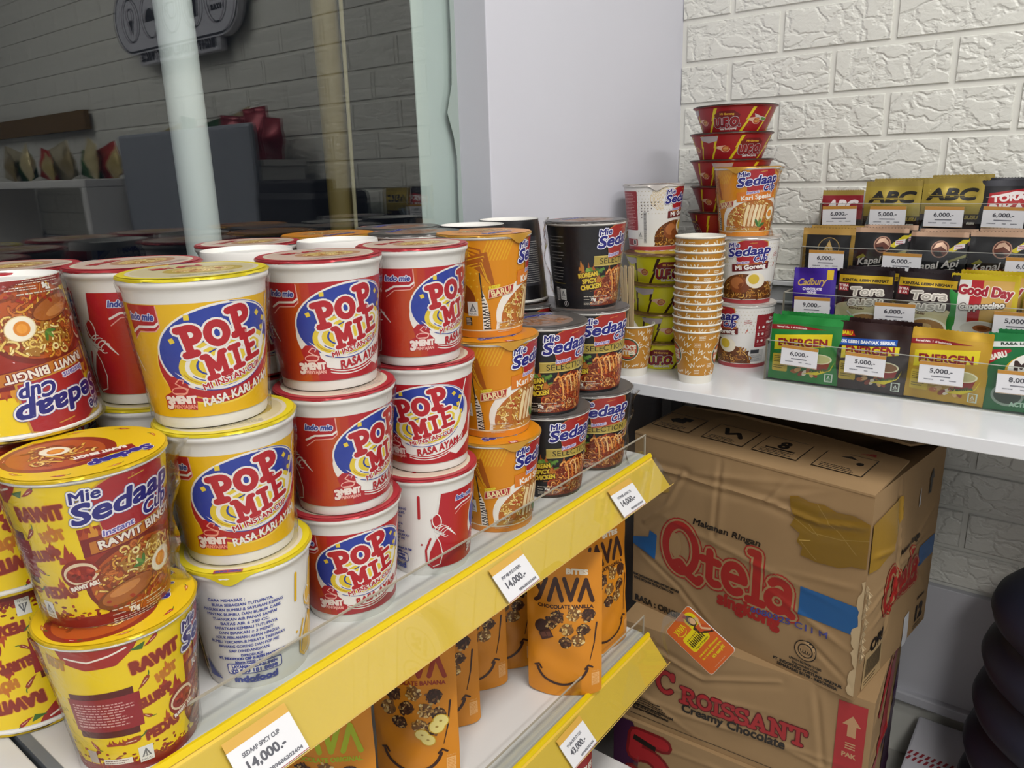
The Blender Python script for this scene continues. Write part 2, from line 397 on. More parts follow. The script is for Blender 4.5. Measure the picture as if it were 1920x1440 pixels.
# ------------------------------------------------------------------ cup artwork
POP_H, POP_R0, POP_R1 = .0855, .0377, .0457
def pop_art(kari):
    a = Art(); base = ink('e8b614' if kari else 'b3202a'); wh = ink('efeae4'); blue = ink('2a3f9e'); red = ink('b5212b'); yel = ink('e6c93c'); dk = ink('b3202a')
    line = wh
    # coloured panel, its left edge cut by the spoon and noodles
    left = [(-74, 85), (-77, 66), (-84, 60), (-83, 52), (-74, 45), (-80, 38), (-86, 26), (-88, 14), (-82, 8)]
    a.poly(left+[(84, 8), (84, 85)], base, 1)
    if not kari:                                                    # warm glow printed on the left part of the panel
        for i in range(9):
            k = i/8; c = [int(179+12*k), int(32+44*k), int(42-20*k)]; a.rect(-70+3.6*i, 8, -66+3.6*i+.2, 85, ink('%02x%02x%02x' % tuple(c)), 1.3)
        a.poly([(-38, 8), (-34, 8), (-34, 85), (-38, 85)], ink('bd4a18'), 1.3); a.rect(-34, 8, -28, 85, ink('b9361f'), 1.3)
    # spoon, knot of noodles and bottle outline
    a.stroke([(-75, 84), (-78, 66)], 1.0, line, 2); a.stroke(arc(-78.5, 58, 4, 7.5, 0, 360, 18, 8), 1, line, 2)
    for k in range(4): a.stroke(arc(-76+2.5*k, 50-2*k, 5, 3.2, 20, 250, 12, 30), .8, line, 2.2)
    for k in range(3): a.stroke([(-70+2*k, 50-k*1.5), (-64+2*k, 43-k*2)], .8, line, 2.2)
    a.stroke([(-80, 43), (-76, 34), (-74, 22), (-77, 12), (-84, 10)], .9, line, 2.2)
    a.stroke([(-85, 40), (-90, 28), (-90, 14), (-84, 8.5)], 2.0, base, 1.5)
    # flag of the noodle maker
    fl = [(-62, 84.6), (-37, 84.6), (-36.5, 70), (-40, 67), (-52, 67.5), (-60, 62)]
    a.poly(fl, dk, 2); a.stroke([(-37, 84), (-36.5, 70.5), (-40, 67.3), (-53, 66.6), (-60.5, 61)], .8, ink('e9a79a'), 2.3)
    a.stroke([(-60.5, 66), (-53, 70), (-40, 70.6), (-37, 73)], 1.6, wh, 2.4)
    a.text('Indo mie', -49.5, 77, 4.6, ink('2e3f98'), 3.2, w=20, bold=.25, shear=.25, out=((.9, ink('d9dcec'), 2.6),))
    # ribbon
    rib = red if kari else wh
    if kari:
        a.ell(1, 47.5, 45.5, 32, ink('efcf52'), 1.6, 9); a.ell(1, 48, 44.6, 31.2, red, 1.9, 9)
        a.stroke(arc(1, 50, 43, 30.4, 215, 330, 30, 9), .9, ink('e3b04a'), 2.2)
    else:
        a.ell(2, 48, 44.5, 31.6, wh, 1.6, 9)
        for k in range(2): a.stroke(arc(3, 46.5-2.2*k, 44, 31.5, 235, 318, 30, 9), .9, wh, 1.8)
        a.poly([(20, 18), (50, 30), (49, 45), (54, 50), (53, 24), (30, 13)], wh, 1.7)
        a.poly([(44, 25), (51.5, 29), (50.5, 43), (48, 41)], red, 1.8)
    # blue disc
    a.ell(0, 55, 42.2, 29.2, wh, 2.5, 10); a.ell(-.6, 55.2, 40.2, 27.4, blue, 3, 10)
    a.stroke(arc(0, 55.2, 41.2, 28.4, -20, 75, 24, 10), .55, blue, 3.1)
    # swirl
    wp = [(-33, 40), (-24, 34), (-20, 50), (0, 46), (30, 50), (38, 52), (34, 40), (14, 30), (-8, 27), (-22, 29)]
    a.poly(wp, wh, 3.4)
    for i, (rx, ry, c) in enumerate(((33, 17, yel), (29, 14.4, wh), (26, 12.5, yel), (22, 10, blue), (20.5, 9, yel), (15, 6.5, wh), (12, 5, yel))):
        a.ell(3, 46, rx, ry, c, 3.8+.25*i, 10, n=36)
    for i in range(5): a.stroke(arc(3, 46, 31-3.6*i, 15.6-1.9*i, 190+12*i, 330-5*i, 18, 10), .6, blue if i % 2 else ink('c99a1f'), 5.8)
    a.stroke(arc(1, 50, 36, 24, 225, 320, 20, 10), .6, blue, 5.8)
    for x, y, r in ((-31, 61, 20), (26, 73, 40), (31, 62, 10), (-20, 76, 0), (35, 54, 30), (33, 68, -20)):
        a.rect(x-1.6, y-1.7, x+1.6, y+1.7, yel, 4, r)
    a.stroke([(40, 83), (35, 66), (31, 56)], 1.5, wh, 6); a.ell(30, 52, 3, 5.5, wh, 6, -20)
    o = ((1.4, wh, 7),)
    a.slab('POP', -4, 65.5, 17, red, 8, .29, o, 12, .2, dy=(-.10, 0, .12), hs=(1, .86, 1))
    a.slab('MIE', 6, 46.5, 15, red, 8, .25, o, 12, .2, dy=(-.06, 0, .14), hs=(1, .95, 1.06))
    a.text('®', 15.5, 62.5, 2.4, wh, 8)
    a.text('MI INSTAN CUP', 5, 33.5, 4.2, red, 8, w=43, bold=.18, rot=13, out=((.7, wh, 7.2),))
    if kari: a.text('RASA KARI AYAM', 10, 22.5, 6.0, wh, 8, w=55, bold=.25, rot=11, shear=.12, bend=.0012)
    else: a.text('RASA AYAM', 11, 23.5, 6.6, red, 8, w=42, bold=.35, rot=11, shear=.15, bend=.0008)
    # 3 MENIT badge
    lw = ink('f2b9ae') if not kari else ink('f0a08c')
    a.poly([(-44, 15), (-22, 13), (-21, 23), (-25, 27), (-26, 33), (-30, 37), (-36, 37), (-40, 33), (-38, 26), (-44, 23)], dk, 3)
    a.text('3', -41, 18.5, 8, ink('f4e4dc'), 4.4, bold=.7, out=((1.4, dk, 4),)); a.text('MENIT', -30, 20.5, 5, ink('f4e4dc'), 4.4, w=16, bold=.5)
    a.text('PENYAJIAN', -30, 15.6, 2.6, lw, 4.4, w=16, bold=.15)
    a.stroke([(-36, 25), (-28, 25), (-26, 28), (-31, 30), (-34, 32), (-31, 35), (-28, 34), (-29, 32)], .8, lw, 4.4); a.stroke(arc(-32, 26.5, 5.4, 2.6, 0, 360, 16), .7, lw, 4.4)
    # back of the cup: cooking steps
    b = ink('35439a'); U = 130
    T = ['CARA MEMASAK :', 'BUKA SEBAGIAN TUTUPNYA,', 'MASUKKAN BUMBU & SAYURAN KERING', 'MINYAK BUMBU, DAN BUBUK CABE.', 'TUANGKAN AIR PANAS SAMPAI', 'BATAS AIR ± 350 CC.', 'RAPATKAN KEMBALI TUTUPNYA', 'DAN BIARKAN ± 3 MENIT.', 'ADUK PERLAHAN-LAHAN HINGGA', 'BUMBU TERCAMPUR MERATA TABURKAN', 'BAWANG GORENG DAN POP MIE', 'SIAP DIHIDANGKAN.']
    for i, t in enumerate(T):
        a.text(t, U+(-10 if i == 0 else 0), 79-4.0*i, 2.25, b, 3, w=min(56, 1.75*len(t)), bold=.08, shear=.1)
    a.text('DIPRODUKSI :', U+2, 31, 1.9, b, 3, bold=.1); a.text('PT. INDOFOOD CBP SUKSES MAKMUR Tbk', U+2, 28, 2.1, b, 3, w=52, bold=.16); a.text('Jakarta 14430 - Indonesia', U+2, 25, 1.9, b, 3, bold=.12)
    a.rect(U-19, 14, U+23, 23.5, b, 2.2, 0, 2); a.rect(U-18.2, 14.8, U+22.2, 22.7, wh, 2.6, 0, 1.5)
    a.text('LAYANAN KONSUMEN', U+2, 20.6, 2.5, b, 3, w=34, bold=.25); a.text('✆', U-14.5, 16.6, 2.6, b, 3, bold=.2); a.text('0 800 181 8888', U+3, 16.8, 2.9, b, 3, w=32, bold=.3)
    a.text('Indofood', U+2, 9.6, 5, b, 3, w=33, bold=.5); a.rect(U-6, 6, U+18, 6.8, b, 3)
    a.poly([(90, 8), (90, 24), (97, 14), (104, 8)], b, 1.2); a.poly([(84, 60), (90, 58), (86, 50), (84, 52)], b, 1.2)
    # spoon at the right of the cooking steps
    q = U+44; c = base; u0 = -88
    fn, rm = cone_map(POP_R0, POP_R1, POP_H)
    a.stroke([(-93, 84), (-94, 62)], 2.4, base, 1.4); a.ell(-93.5, 34, 1, 1, base, 1.4)
    return a.build('printed_label', fn)

SED_H, SED_R0, SED_R1 = .0975, .0366, .0466
def sed_logo(a, cx, cy, k=1.0, l=10, rot=8, gold='c9963c', plate='a8232b'):
    R = lambda pts: [(cx+(x*math.cos(math.radians(rot))-y*math.sin(math.radians(rot)))*k, cy+(x*math.sin(math.radians(rot))+y*math.cos(math.radians(rot)))*k) for x, y in pts]
    top = arc(2, 5, 25, 13.5, 148, 40, 14)
    P = [(-19, -19), (24, -19), (25, -8), (25, 12)]+top[::-1]+[(-19, 9)]
    g = [(x*1.045+.1, y*1.05) for x, y in P]
    a.poly(R(g), ink(gold), l-1.6); a.poly(R(P), ink(plate), l-1.2)
    a.text('∧', *R([(4, 14.2)])[0], 2.2*k, ink(gold), l-.8, rot=rot); a.rect(cx-1*k, cy+12.6*k, cx+9*k, cy+13.4*k, ink(gold), l-.8, rot)
    bl = ink('20207c'); wh = ink('f1eef0'); lb = ink('6a70ae')
    o = ((1.75*k, wh, l+.5), (2.1*k, lb, l))
    x, y = R([(-21, 12)])[0]; a.text('Mie', x, y, 7*k, bl, l+1, w=14.5*k, bold=.3*k, rot=rot, shear=.2, out=((1.2*k, wh, l+.5), (1.5*k, lb, l)))
    x, y = R([(0, 1)])[0]; a.text('Sedaap', x, y, 12.5*k, bl, l+1, w=60*k, bold=.72*k, rot=rot, shear=.28, out=o)
    x, y = R([(15, -11.5)])[0]; a.text('Cup', x, y, 9*k, bl, l+1, w=20*k, bold=.5*k, rot=rot, shear=.28, out=((1.3*k, wh, l+.5), (1.65*k, lb, l)))
    x, y = R([(-11, -15.5)])[0]; a.text('Instant', x, y, 3.6*k, ink('6a62b0'), l+1, w=17*k, bold=.15*k, rot=rot, shear=.2, out=((.8*k, ink('e7dcea'), l+.5),))
def halal(a, x, y, s, l, c='e9e9e4', f='6b6d70'):
    a.rect(x-.42*s, y-.55*s, x+.42*s, y+.55*s, ink(c), l); a.poly([(x-.28*s, y-.2*s), (x, y+.42*s), (x+.28*s, y-.2*s)], ink(f), l+.3)
    a.poly([(x-.16*s, y-.17*s), (x, y+.26*s), (x+.16*s, y-.17*s)], ink(c), l+.6); a.rect(x-.03*s, y-.2*s, x+.03*s, y+.3*s, ink(f), l+.8)
    a.text('HALAL', x, y-.38*s, .15*s, ink(f), l+.3)
def food_text(a, x, y, w, l, c='d8cdbd', g='75g'):
    a.lines(x, y+2.4, w, 1, 1, ink(c), l, 3, .8); a.text(g, x+w*.3, y-.6, 3.2, ink('f3efe6'), l+.3, bold=.3)
    a.lines(x, y-1, w*.22, 1, 1, ink(c), l, 4, .7); a.lines(x+w*.48, y-.4, w*.5, 2, 1.5, ink(c), l, 5, .55); a.lines(x, y-4, w*.8, 3, 1.5, ink(c), l, 6, .5)
C2 = 2*PI*41.6
def rawit_art():
    a = Art(); yel = ink('f3d118'); dr = ink('7d1a1c'); red = ink('a52723'); fr = ink('9c3a1c'); wh = ink('f2e9dc')
    a.rect(-C2/2, .4, C2/2, 97, yel, 1)
    r = random.Random(4)
    for i in range(260):
        u = r.uniform(-C2/2, C2/2); h = abs(r.gauss(0, 5)); a.ell(u, 6+h*.9, r.uniform(.5, 2.2), r.uniform(.4, 1.6), ink(r.choice(['8f2a1b', 'a8401d', '7d1a1c'])), 1.4+.002*i, n=7)
    a.rect(-C2/2, .4, C2/2, 8, ink('8a2019'), 1.3)
    # dish
    ins = lambda x, y: ((x-9)/33)**2+((y-27)/25)**2 < 1 and y > 3
    a.poly([(-25, 68), (48, 74), (50, 4), (-2, 4), (-22, 18)], ink('9a2c1c'), 2.0); a.ell(9, 28, 36, 27, ink('7a2414'), 2.3); a.ell(9, 27, 33, 24.5, ink('b5531d'), 2.6)
    a.noodles(ins, (-22, 12, 40, 48), 120, 11, 3, cols=('e7b648', 'd99a34', 'f0cf74', 'c9702a'), dark='8a3d16', w=1.35)
    a.noodles(lambda x, y: ((x-15)/24)**2+((y-38)/11)**2 < 1, (-8, 28, 38, 48), 70, 12, 8, cols=('f0d888', 'e8c766', 'f5e4a4'), dark='a8742a', w=1.2)
    a.ell(-4, 19, 19, 8, ink('7a3a18'), 11.5, 14); a.ell(-3, 20, 17, 6.6, ink('a9602a'), 11.8, 14); a.ell(-5, 22, 10, 3, ink('c98346'), 12.1, 14)
    for i in range(16): a.ell(r.uniform(-16, 36), r.uniform(7, 16), 1.5, 1, ink('a32a18'), 12+.05*i, n=8)
    a.leaf(8, 34, 7, 12.5, 120); a.egg(23, 30.5, 8, 13, 15)
    # banner and flames
    for i in range(15): a.flame(-22+5*i, 61.2+.62*i, 5.5, 7.5+r.uniform(-1.5, 2), ink('d8912a') if i % 2 else ink('b54a1f'), 3.4+.02*i, i)
    a.poly([(-24, 49), (46, 58), (46, 69), (-24, 62)], dr, 3.2); a.poly([(-20, 50.5), (42, 58.2), (42, 66), (-20, 58.6)], ink('c2762a'), 4)
    a.text('RAWIT BINGIT', 11, 58.6, 5.4, wh, 6, w=53, bold=.3, rot=6.8, out=((.9, dr, 5),))
    sed_logo(a, 5, 81, 1.0, 14, 8)
    # words on the left
    def word(t, x, y, h, w, rot=6, c='8e2a1d'):
        a.text(t, x, y, h, ink(c), 4, w=w, bold=h*.1, rot=rot, out=((h*.16, ink('d98a24'), 3),))
    word('RAWIT', -43, 80, 8.5, 28); a.chili(-45, 94, 10, red, 4, 35); word('HOT', -38, 65.5, 6, 13, 12, 'c77a22'); a.chili(-52, 66, 11, fr, 4, 50)
    a.flame(-38, 67, 5, 7, ink('c9701f'), 4.5, 3)
    word('SLURPP', -46, 52, 6.5, 20, 10); a.flame(-33, 46, 10, 14, ink('a5321c'), 3.6, 5); a.flame(-41, 56, 6, 6, ink('a5321c'), 3.6, 6)
    a.ell(-28, 38, 11, 10.5, ink('8c2118'), 4.4); a.ell(-28, 38.5, 9.6, 7.6, ink('e6cfae'), 4.8, 8); a.ell(-28, 38.3, 8.3, 5.6, ink('8f2016'), 5.2, 8)
    for i in range(14): a.ell(-28+r.uniform(-6, 6), 38+r.uniform(-3, 3), 2, .9, ink(r.choice(['a83020', '6d1510', 'c2452c'])), 5.5+.03*i, r.uniform(0, 180), n=8)
    a.text('RAWIT ASLI', -27, 30, 2.6, wh, 6.4, w=17, bold=.3, rot=12, out=((1, ink('8c2118'), 6),))
    word('PEDAS', -44, 26, 7, 22, 4); a.flame(-41, 29, 5, 9, ink('b54a1f'), 3.6, 9); a.chili(-53, 41, 9, fr, 4, -40)
    # information panel at the side
    a.poly([(-96, 64), (-58, 66), (-58, 30), (-96, 30)], ink('5a1318'), 3); a.poly([(-98, 60), (-55, 61), (-55, 35), (-98, 35)], ink('94202a'), 3.4)
    a.lines(-95, 56, 38, 9, 2.1, ink('d9a8a2'), 4, 7, .85); a.lines(-95, 38.5, 14, 1, 2, ink('d9a8a2'), 4, 8, .7)
    a.poly([(-92, 88), (-80, 83), (-64, 84), (-55, 92), (-52, 97), (-95, 97)], red, 3); a.stroke([(-90, 92), (-78, 89), (-66, 92), (-58, 95)], 1.2, wh, 3.4); a.poly([(-57, 92), (-48, 95), (-50, 90)], ink('3f6b2a'), 3.6)
    word('HOT', -98, 87, 7, 13, -8, 'b98a2a'); a.chili(-66, 25, 17, fr, 4, 6); [a.flame(-78+3*i, 23, 4, 5, ink('a5321c'), 3.8+.02*i, i) for i in range(5)]
    a.chili(-88, 24, 9, red, 4, -60); halal(a, -57, 12, 11, 5); a.rect(-85, 8, -66, 12.5, wh, 4.4); a.lines(-84, 11, 17, 2, 1.8, ink('8a6a60'), 4.8, 5, .8)
    a.rect(-96, 9, -89, 19, ink('c9b9a8'), 4.4); a.lines(-90, 4, 20, 2, 1.8, ink('c58a80'), 4.8, 12, .7)
    for x, y, q in ((62, 88, 20), (70, 70, 50), (60, 40, -30), (74, 25, 10), (88, 85, 40), (96, 60, -20), (92, 35, 30), (112, 75, 0), (116, 45, 60), (108, 20, 20)): a.chili(x, y, 11, red if q > 0 else fr, 4, q)
    word('PEDAS', 80, 55, 7, 22); word('SLURPP', 100, 28, 6, 20); word('RAWIT', 78, 92, 6, 20); word('JERUK', 55, 46, 6, 18)
    a.text('RASA', 48, 52, 3.4, ink('e6c23a'), 14.5, bold=.3, rot=8, out=((1, dr, 14),)); a.text('AYAM', 52, 46, 5, wh, 14.5, bold=.5, rot=8, out=((1.3, ink('6b3a16'), 14),)); a.text('JERUK', 53, 38.5, 6, wh, 14.5, bold=.6, rot=8, out=((1.4, ink('6b3a16'), 14),))
    food_text(a, -15, 7, 46, 13.5)
    return a.build('printed_label', cone_map(SED_R0, SED_R1, SED_H)[0])
def kari_art():
    a = Art(); bg = ink('d98a14'); br = ink('a85a16'); yl = ink('e0a622'); wh = ink('efe9df'); dk = ink('8a4516')
    a.rect(-C2/2, 8, C2/2, 97, bg, 1); a.rect(-C2/2, .4, C2/2, 7, ink('e08a2c'), 1)
    a.rect(-C2/2, 7, C2/2, 8.2, ink('efe0c0'), 1.2)
    # geometric pattern round the cup
    for cx in (-62, 62, 124):
        for k in range(6): a.stroke([(cx-22+4*k, 97-2*k), (cx+10, 88-5*k), (cx+16-2*k, 60-4*k)], 1.6, br if k < 3 else yl, 1.5+.05*k)
        for k in range(10): a.rect(cx-30+3.3*k, 84, cx-28.6+3.3*k, 97, yl, 1.4)
        for k in range(9): a.stroke([(cx+18+3*k, 97), (cx+10+3*k, 78)], 1.2, yl, 1.4)
        a.poly([(cx-20, 76), (cx+16, 86), (cx+24, 50), (cx+8, 62)], br, 1.9)
        for k in range(4): a.stroke([(cx-16+3*k, 75-2*k), (cx+13-k, 82-3*k), (cx+19-k, 54+k)], .9, yl, 2.1)
        a.ell(cx-6, 46, 23, 27, ink('dd9410'), 2.3)
        for i in range(7):
            for j in range(7):
                x, y = cx-24+6*i+(j % 2)*3, 26+6.5*j
                if ((x-cx+6)/20)**2+((y-46)/24)**2 < 1: a.tri([(x-1.2, y+1), (x+1.2, y+1), (x, y-1.2)], ink('eab93a'), 2.6)
        a.ell(cx-8, 40, 11, 16, dk, 2.9, 20)
        for k in range(6): a.stroke(arc(cx-34, 20, 6+3*k, 6+3*k, -60, 90, 10), 1.2, yl, 1.5)
    # bowl
    a.poly([(x, max(y, 8.4)) for x, y in arc(14, 26, 52, 37, -5, 185, 40, 8)]+[(-38, 8.4), (66, 8.4)], wh, 4); a.poly([(x, max(y, 8.4)) for x, y in arc(16, 22, 48, 33, 0, 180, 40, 8)]+[(-30, 8.4), (62, 8.4)], ink('b8692a'), 4.4)
    ins = lambda x, y: ((x-16)/46)**2+((y-22)/31)**2 < 1 and 8.6 < y < 55
    a.rect(-34, 8.6, 64, 14, ink('c98f3c'), 4.5)
    a.noodles(ins, (-30, 8, 60, 52), 170, 21, 5, cols=('f0d98e', 'e6c468', 'f7e8b4', 'd9a94a'), dark='b07028', w=1.35, curl=.6)
    for i in range(22):
        g = random.Random(i); a.ell(g.uniform(-22, 56), g.uniform(10, 44), g.uniform(1, 2.4), g.uniform(.8, 1.6), ink(g.choice(['a8371c', 'b9502a', '8f2f18'])), 11.2+.03*i, n=8)
    for i in range(5):
        x = 1+6.2*i; a.poly([(x-6, 15), (x-1, 13), (x+6, 47), (x, 50), (x-4, 36)], ink('b3743a'), 12+.3*i); a.poly([(x-4.4, 16.4), (x-1.4, 15.5), (x+4.8, 46), (x+.8, 48), (x-2.6, 35)], ink(['ecd6a6', 'e6caa0', 'f0dfb8'][i % 3]), 12.15+.3*i)
    a.egg(42, 34, 8.5, 13.5, 60); a.leaf(20, 15, 13, 14.5, 60, '3f7038')
    for x, y in ((28, 12), (31, 14), (25, 11), (34, 11)): a.ell(x, y, 2, 1.8, ink('a32018'), 14.9, n=12)
    # band, tag, logo
    a.poly([(-14, 51), (45, 57), (45, 71), (-14, 65)], ink('d97a22'), 13.8); a.text('Mi Kuah Rasa', 16, 66.2, 2.4, wh, 14.2, w=18, rot=5.8); a.text('Kari Spesial', 15, 58.8, 6.4, ink('f5efe2'), 14.2, w=46, bold=.3, rot=5.8)
    a.poly([(-46, 40), (-19, 44.5), (-18, 53.5), (-45, 49)], ink('f0c9a0'), 14); a.poly([(-45, 41), (-20, 45.2), (-19, 52.6), (-44, 48.2)], ink('a8232b'), 14.2)
    a.text('BARU!', -32, 46.8, 6, ink('f0dca8'), 14.8, w=21, bold=.3, rot=9.5); a.text('RESEP', -39, 51.8, 3, ink('e9d23a'), 14.8, w=11, bold=.3, rot=9)
    sed_logo(a, 17, 82, .98, 15, 7)
    # strip of small print, halal mark
    a.poly([(-52, 8.5), (-44, 8.5), (-46, 34), (-52, 50)], wh, 3.6)
    for k in range(3): a.text('|'*10, -50.6+2.6*k, 26-4*k, 2, ink('2a2420'), 3.9, w=34-8*k, rot=93, bold=.2)
    a.rect(-53, 40, -51.6, 66, ink('3a302a'), 3.9, 4)
    halal(a, -62, 30, 13, 4); a.rect(-71, 13, -64, 21, ink('3a2a1c'), 4); a.lines(-70.5, 20, 6, 5, 1.6, ink('d9cbb8'), 4.3, 3, .9)
    food_text(a, -36, 13, 26, 14.5, g='')
    a.rect(64, 40, 76, 58, ink('b5521e'), 4); a.lines(65, 56, 10, 8, 2, ink('ecd0a8'), 4.3, 4, .9); a.rect(80, 30, 112, 80, ink('a85a16'), 4); a.lines(82, 76, 28, 18, 2.4, ink('ecd0a8'), 4.3, 5, .8)
    return a.build('printed_label', cone_map(SED_R0, SED_R1, SED_H)[0])
def korean_art():
    a = Art(); bg = ink('17161a'); wh = ink('e8e6e4'); gold = ink('b29c48')
    a.rect(-C2/2, .4, C2/2, 97, bg, 1)
    for i in range(12):
        g = random.Random(i+40); a.flame(-42+g.uniform(0, 40), 28+g.uniform(0, 26), g.uniform(6, 12), g.uniform(8, 17), ink(g.choice(['a5561f', '8c3c18', 'c27a2c'])), 1.6+.05*i, i)
    for i in range(8):
        g = random.Random(i+90); a.flame(38+g.uniform(0, 16), 38+g.uniform(0, 16), 7, 12, ink(g.choice(['c2872c', 'e0b23a', 'a5561f'])), 1.6+.05*i, i)
    a.poly([(-26, 63), (42, 63), (42, 51), (-26, 51)], gold, 3); a.rect(-26, 51.4, 42, 52, ink('d9c878'), 3.2); a.rect(-26, 62, 42, 62.6, ink('d9c878'), 3.2)
    a.text('SELECTION', 8, 57, 6.6, ink('1a1614'), 3.6, w=54)
    # lettuce and red noodles
    for i in range(16):
        g = random.Random(i); a.ell(-24+g.uniform(-11, 11), 43+g.uniform(-5, 5), g.uniform(2, 4.5), g.uniform(1.5, 3), ink(g.choice(['5f8a34', '86ab4c', '3f6426'])), 4+.04*i, g.uniform(0, 180), n=9)
    prof = lambda x: 14+36*math.sin(max(0, min(1, (x+26)/78))*PI)**.6
    ins = lambda x, y: -30 < x < 52 and 5 < y < prof(x)
    a.poly([(-30, 4)]+[(x, max(5, prof(x))) for x in range(-26, 52, 3)]+[(52, 4)], ink('7a2a14'), 4.8)
    a.noodles(ins, (-30, 4, 52, 50), 200, 31, 5.2, cols=('e08a3a', 'c95a24', 'eda95c', 'b5421c', 'e9b878'), dark='6d1f10', w=1.7, curl=.45, ln=18)
    for i in range(7): a.stroke(arc(-6+6*i, 10, 8, 36, 20+4*i, 120, 14), 1.9, ink(['e9a85a', 'dd8238', 'f0c384'][i % 3]), 12.4+.1*i, cap=False)
    for k in range(3): a.stroke([(54, 66-6*k), (40, 52-5*k), (26, 47-4*k)], .9, ink('cfcac4'), 12.2)
    for k in range(2): a.stroke([(-30, 22+14*k), (50, 30+16*k)], .5, ink('b9794a'), 13)
    for i, (t, y, w) in enumerate((('KOREAN', 41.5, 22), ('SPICY', 34.5, 17), ('CHICKEN', 27.5, 25))):
        a.text(t, -33+2*i, y, 5.2, ink('e0c43a'), 14, w=w, bold=.4, rot=8, out=((1.1, ink('4a1c10'), 13.6),))
    sed_logo(a, 9, 81, 1.0, 15, 7, 'c9743c', 'a32822')
    food_text(a, -38, 13, 40, 14)
    # cooking text, bar code, halal mark
    for i in range(15):
        if i not in (4, 9): a.lines(-84, 85-3.6*i, 24, 1, 1, ink('8f8d8c'), 2, i, .9)
    a.rect(-84, 30, -62, 30.8, ink('8a7a3a'), 2); a.rect(-80, 9, -74, 25, wh, 2); [a.rect(-79.4, 10+i, -74.6, 10.4+i*1.0, ink('2a2a2c'), 2.3) for i in range(14)]
    halal(a, -67, 17, 12, 2); a.stroke(arc(-63, 6, 3, 3, 0, 360, 16), .7, wh, 2); a.rect(-63.6, 4.4, -62.4, 7.6, wh, 2)
    for i in range(17): a.text('OOOOOOOOO', -104, 80-4*i, 2.6, ink('9a9690' if i < 11 else '9a8a34'), 2, w=16, bold=.3)
    a.rect(-124, 60, -112, 88, wh, 2); [a.rect(-123, 61+1.5*i, -113, 61.4+1.5*i+(i % 3)*.25, ink('222226'), 2.3) for i in range(17)]
    a.rect(66, 20, 96, 80, ink('3a3a40'), 2); a.lines(68, 76, 26, 20, 2.6, ink('b9b6b2'), 2.3, 9, .8)
    return a.build('printed_label', cone_map(SED_R0, SED_R1, SED_H)[0])
def goreng_art():
    a = Art(); bg = ink('e6e3df'); red = ink('94262e'); dk = ink('6a1c20'); wh = ink('f1eeea')
    a.rect(-C2/2, .4, C2/2, 97, bg, 1); a.rect(-C2/2, .4, C2/2, 6.5, ink('a83a40'), 1.3); a.rect(-C2/2, 6.5, C2/2, 7.4, ink('cfc4bc'), 1.4)
    for i in range(52):
        for j in range(7):
            a.ell(-C2/2+5*i+(j % 2)*2.5, 58+5.6*j, .8, .8, ink('c9bfa6'), 1.3, n=8)
    for k in range(9): a.stroke(arc(-26, 80, 2+1.9*k, 2+1.9*k, 60, 280, 14), .6, ink('d6b45c'), 1.6)
    ins = lambda x, y: (((x-2)/38)**2+((y-18)/28)**2 < 1 or (x > 20 and ((x-38)/24)**2+((y-14)/22)**2 < 1)) and y > 7.6
    a.ell(2, 20, 38, 27, ink('6b3a18'), 2, a0=-25, a1=205)
    a.poly([(-36, 7.6), (60, 7.6), (56, 22), (40, 34), (2, 46), (-28, 34)], ink('6b3a18'), 2.05)
    a.noodles(ins, (-36, 7, 60, 46), 190, 51, 2.5, cols=('c98f3c', 'b5762c', 'dcae5c', '9a5a20'), dark='5a2f14', w=1.45, curl=.6)
    a.ell(-6, 30, 15, 13, ink('8a4a24'), 10); a.ell(-8, 33, 10, 9, ink('b06c3c'), 10.3); a.ell(2, 26, 9, 8, ink('7a3e1e'), 10.2)
    a.ell(20, 37, 15, 12, ink('efe6d2'), 10.6, -10); a.ell(17, 39, 8.4, 7.6, ink('d8b93c'), 11, -10)
    a.poly([(-16, 50), (38, 55), (38, 66), (-16, 61)], dk, 12); a.text('Mi Goreng', 11, 58, 6.4, wh, 12.4, w=44, bold=.5, rot=5.3)
    sed_logo(a, 9, 81, .98, 14, 6)
    # side panels
    a.rect(-98, 32, -64, 92, red, 3, 0, 2); a.lines(-96, 88, 30, 24, 2.3, ink('cf9a98'), 3.4, 3, .8)
    a.rect(-96, 8, -66, 18, red, 3); a.rect(-76, 9, -69, 17, wh, 3.3); a.rect(-75, 10, -70, 16, ink('4a4a4e'), 3.5)
    for i in range(6):
        for j in range(6-i): a.tri([(-58+5*j, 76-4.6*i), (-55.4+5*j, 76-4.6*i), (-57+5*j, 73.6-4.6*i)], ink('5a4a44'), 3)
    a.rect(-54, 12, -49, 60, ink('b9b6b4'), 2.2); a.lines(-53.6, 58, 4.4, 24, 1.9, ink('55555a'), 2.6, 6, .9); halal(a, -60, 24, 11, 3, 'dcd9d4')
    a.rect(64, 34, 112, 86, red, 3, 0, 2); a.text('Cara', 92, 79, 4, wh, 3.4, bold=.35); a.text('Memasak', 92, 73.5, 4, wh, 3.4, bold=.35)
    for i in range(3):
        a.text('%d' % (i+1), 69, 66-11*i, 4, wh, 3.4, bold=.4); a.ell(77, 66-11*i, 2.4, 2, wh, 3.4, n=10); a.lines(83, 68-11*i, 26, 4, 1.9, ink('cf9a98'), 3.4, i, .7); a.rect(67, 60-11*i, 110, 60.3-11*i, ink('cf9a98'), 3.3)
    a.rect(58, 10, 84, 30, ink('c6c3c0'), 3); a.rect(59, 24, 74, 30, ink('3a3a40'), 3.3); a.lines(60, 21, 22, 6, 1.9, ink('77777c'), 3.3, 8, .8)
    a.chili(50, 60, 8, ink('b5483a'), 3, 60); [a.stroke([(46, 72+2.4*k), (52, 73.4+2.4*k), (57, 72+2.4*k)], .7, ink('a83a40'), 3) for k in range(3)]
    return a.build('printed_label', cone_map(SED_R0, SED_R1, SED_H)[0])
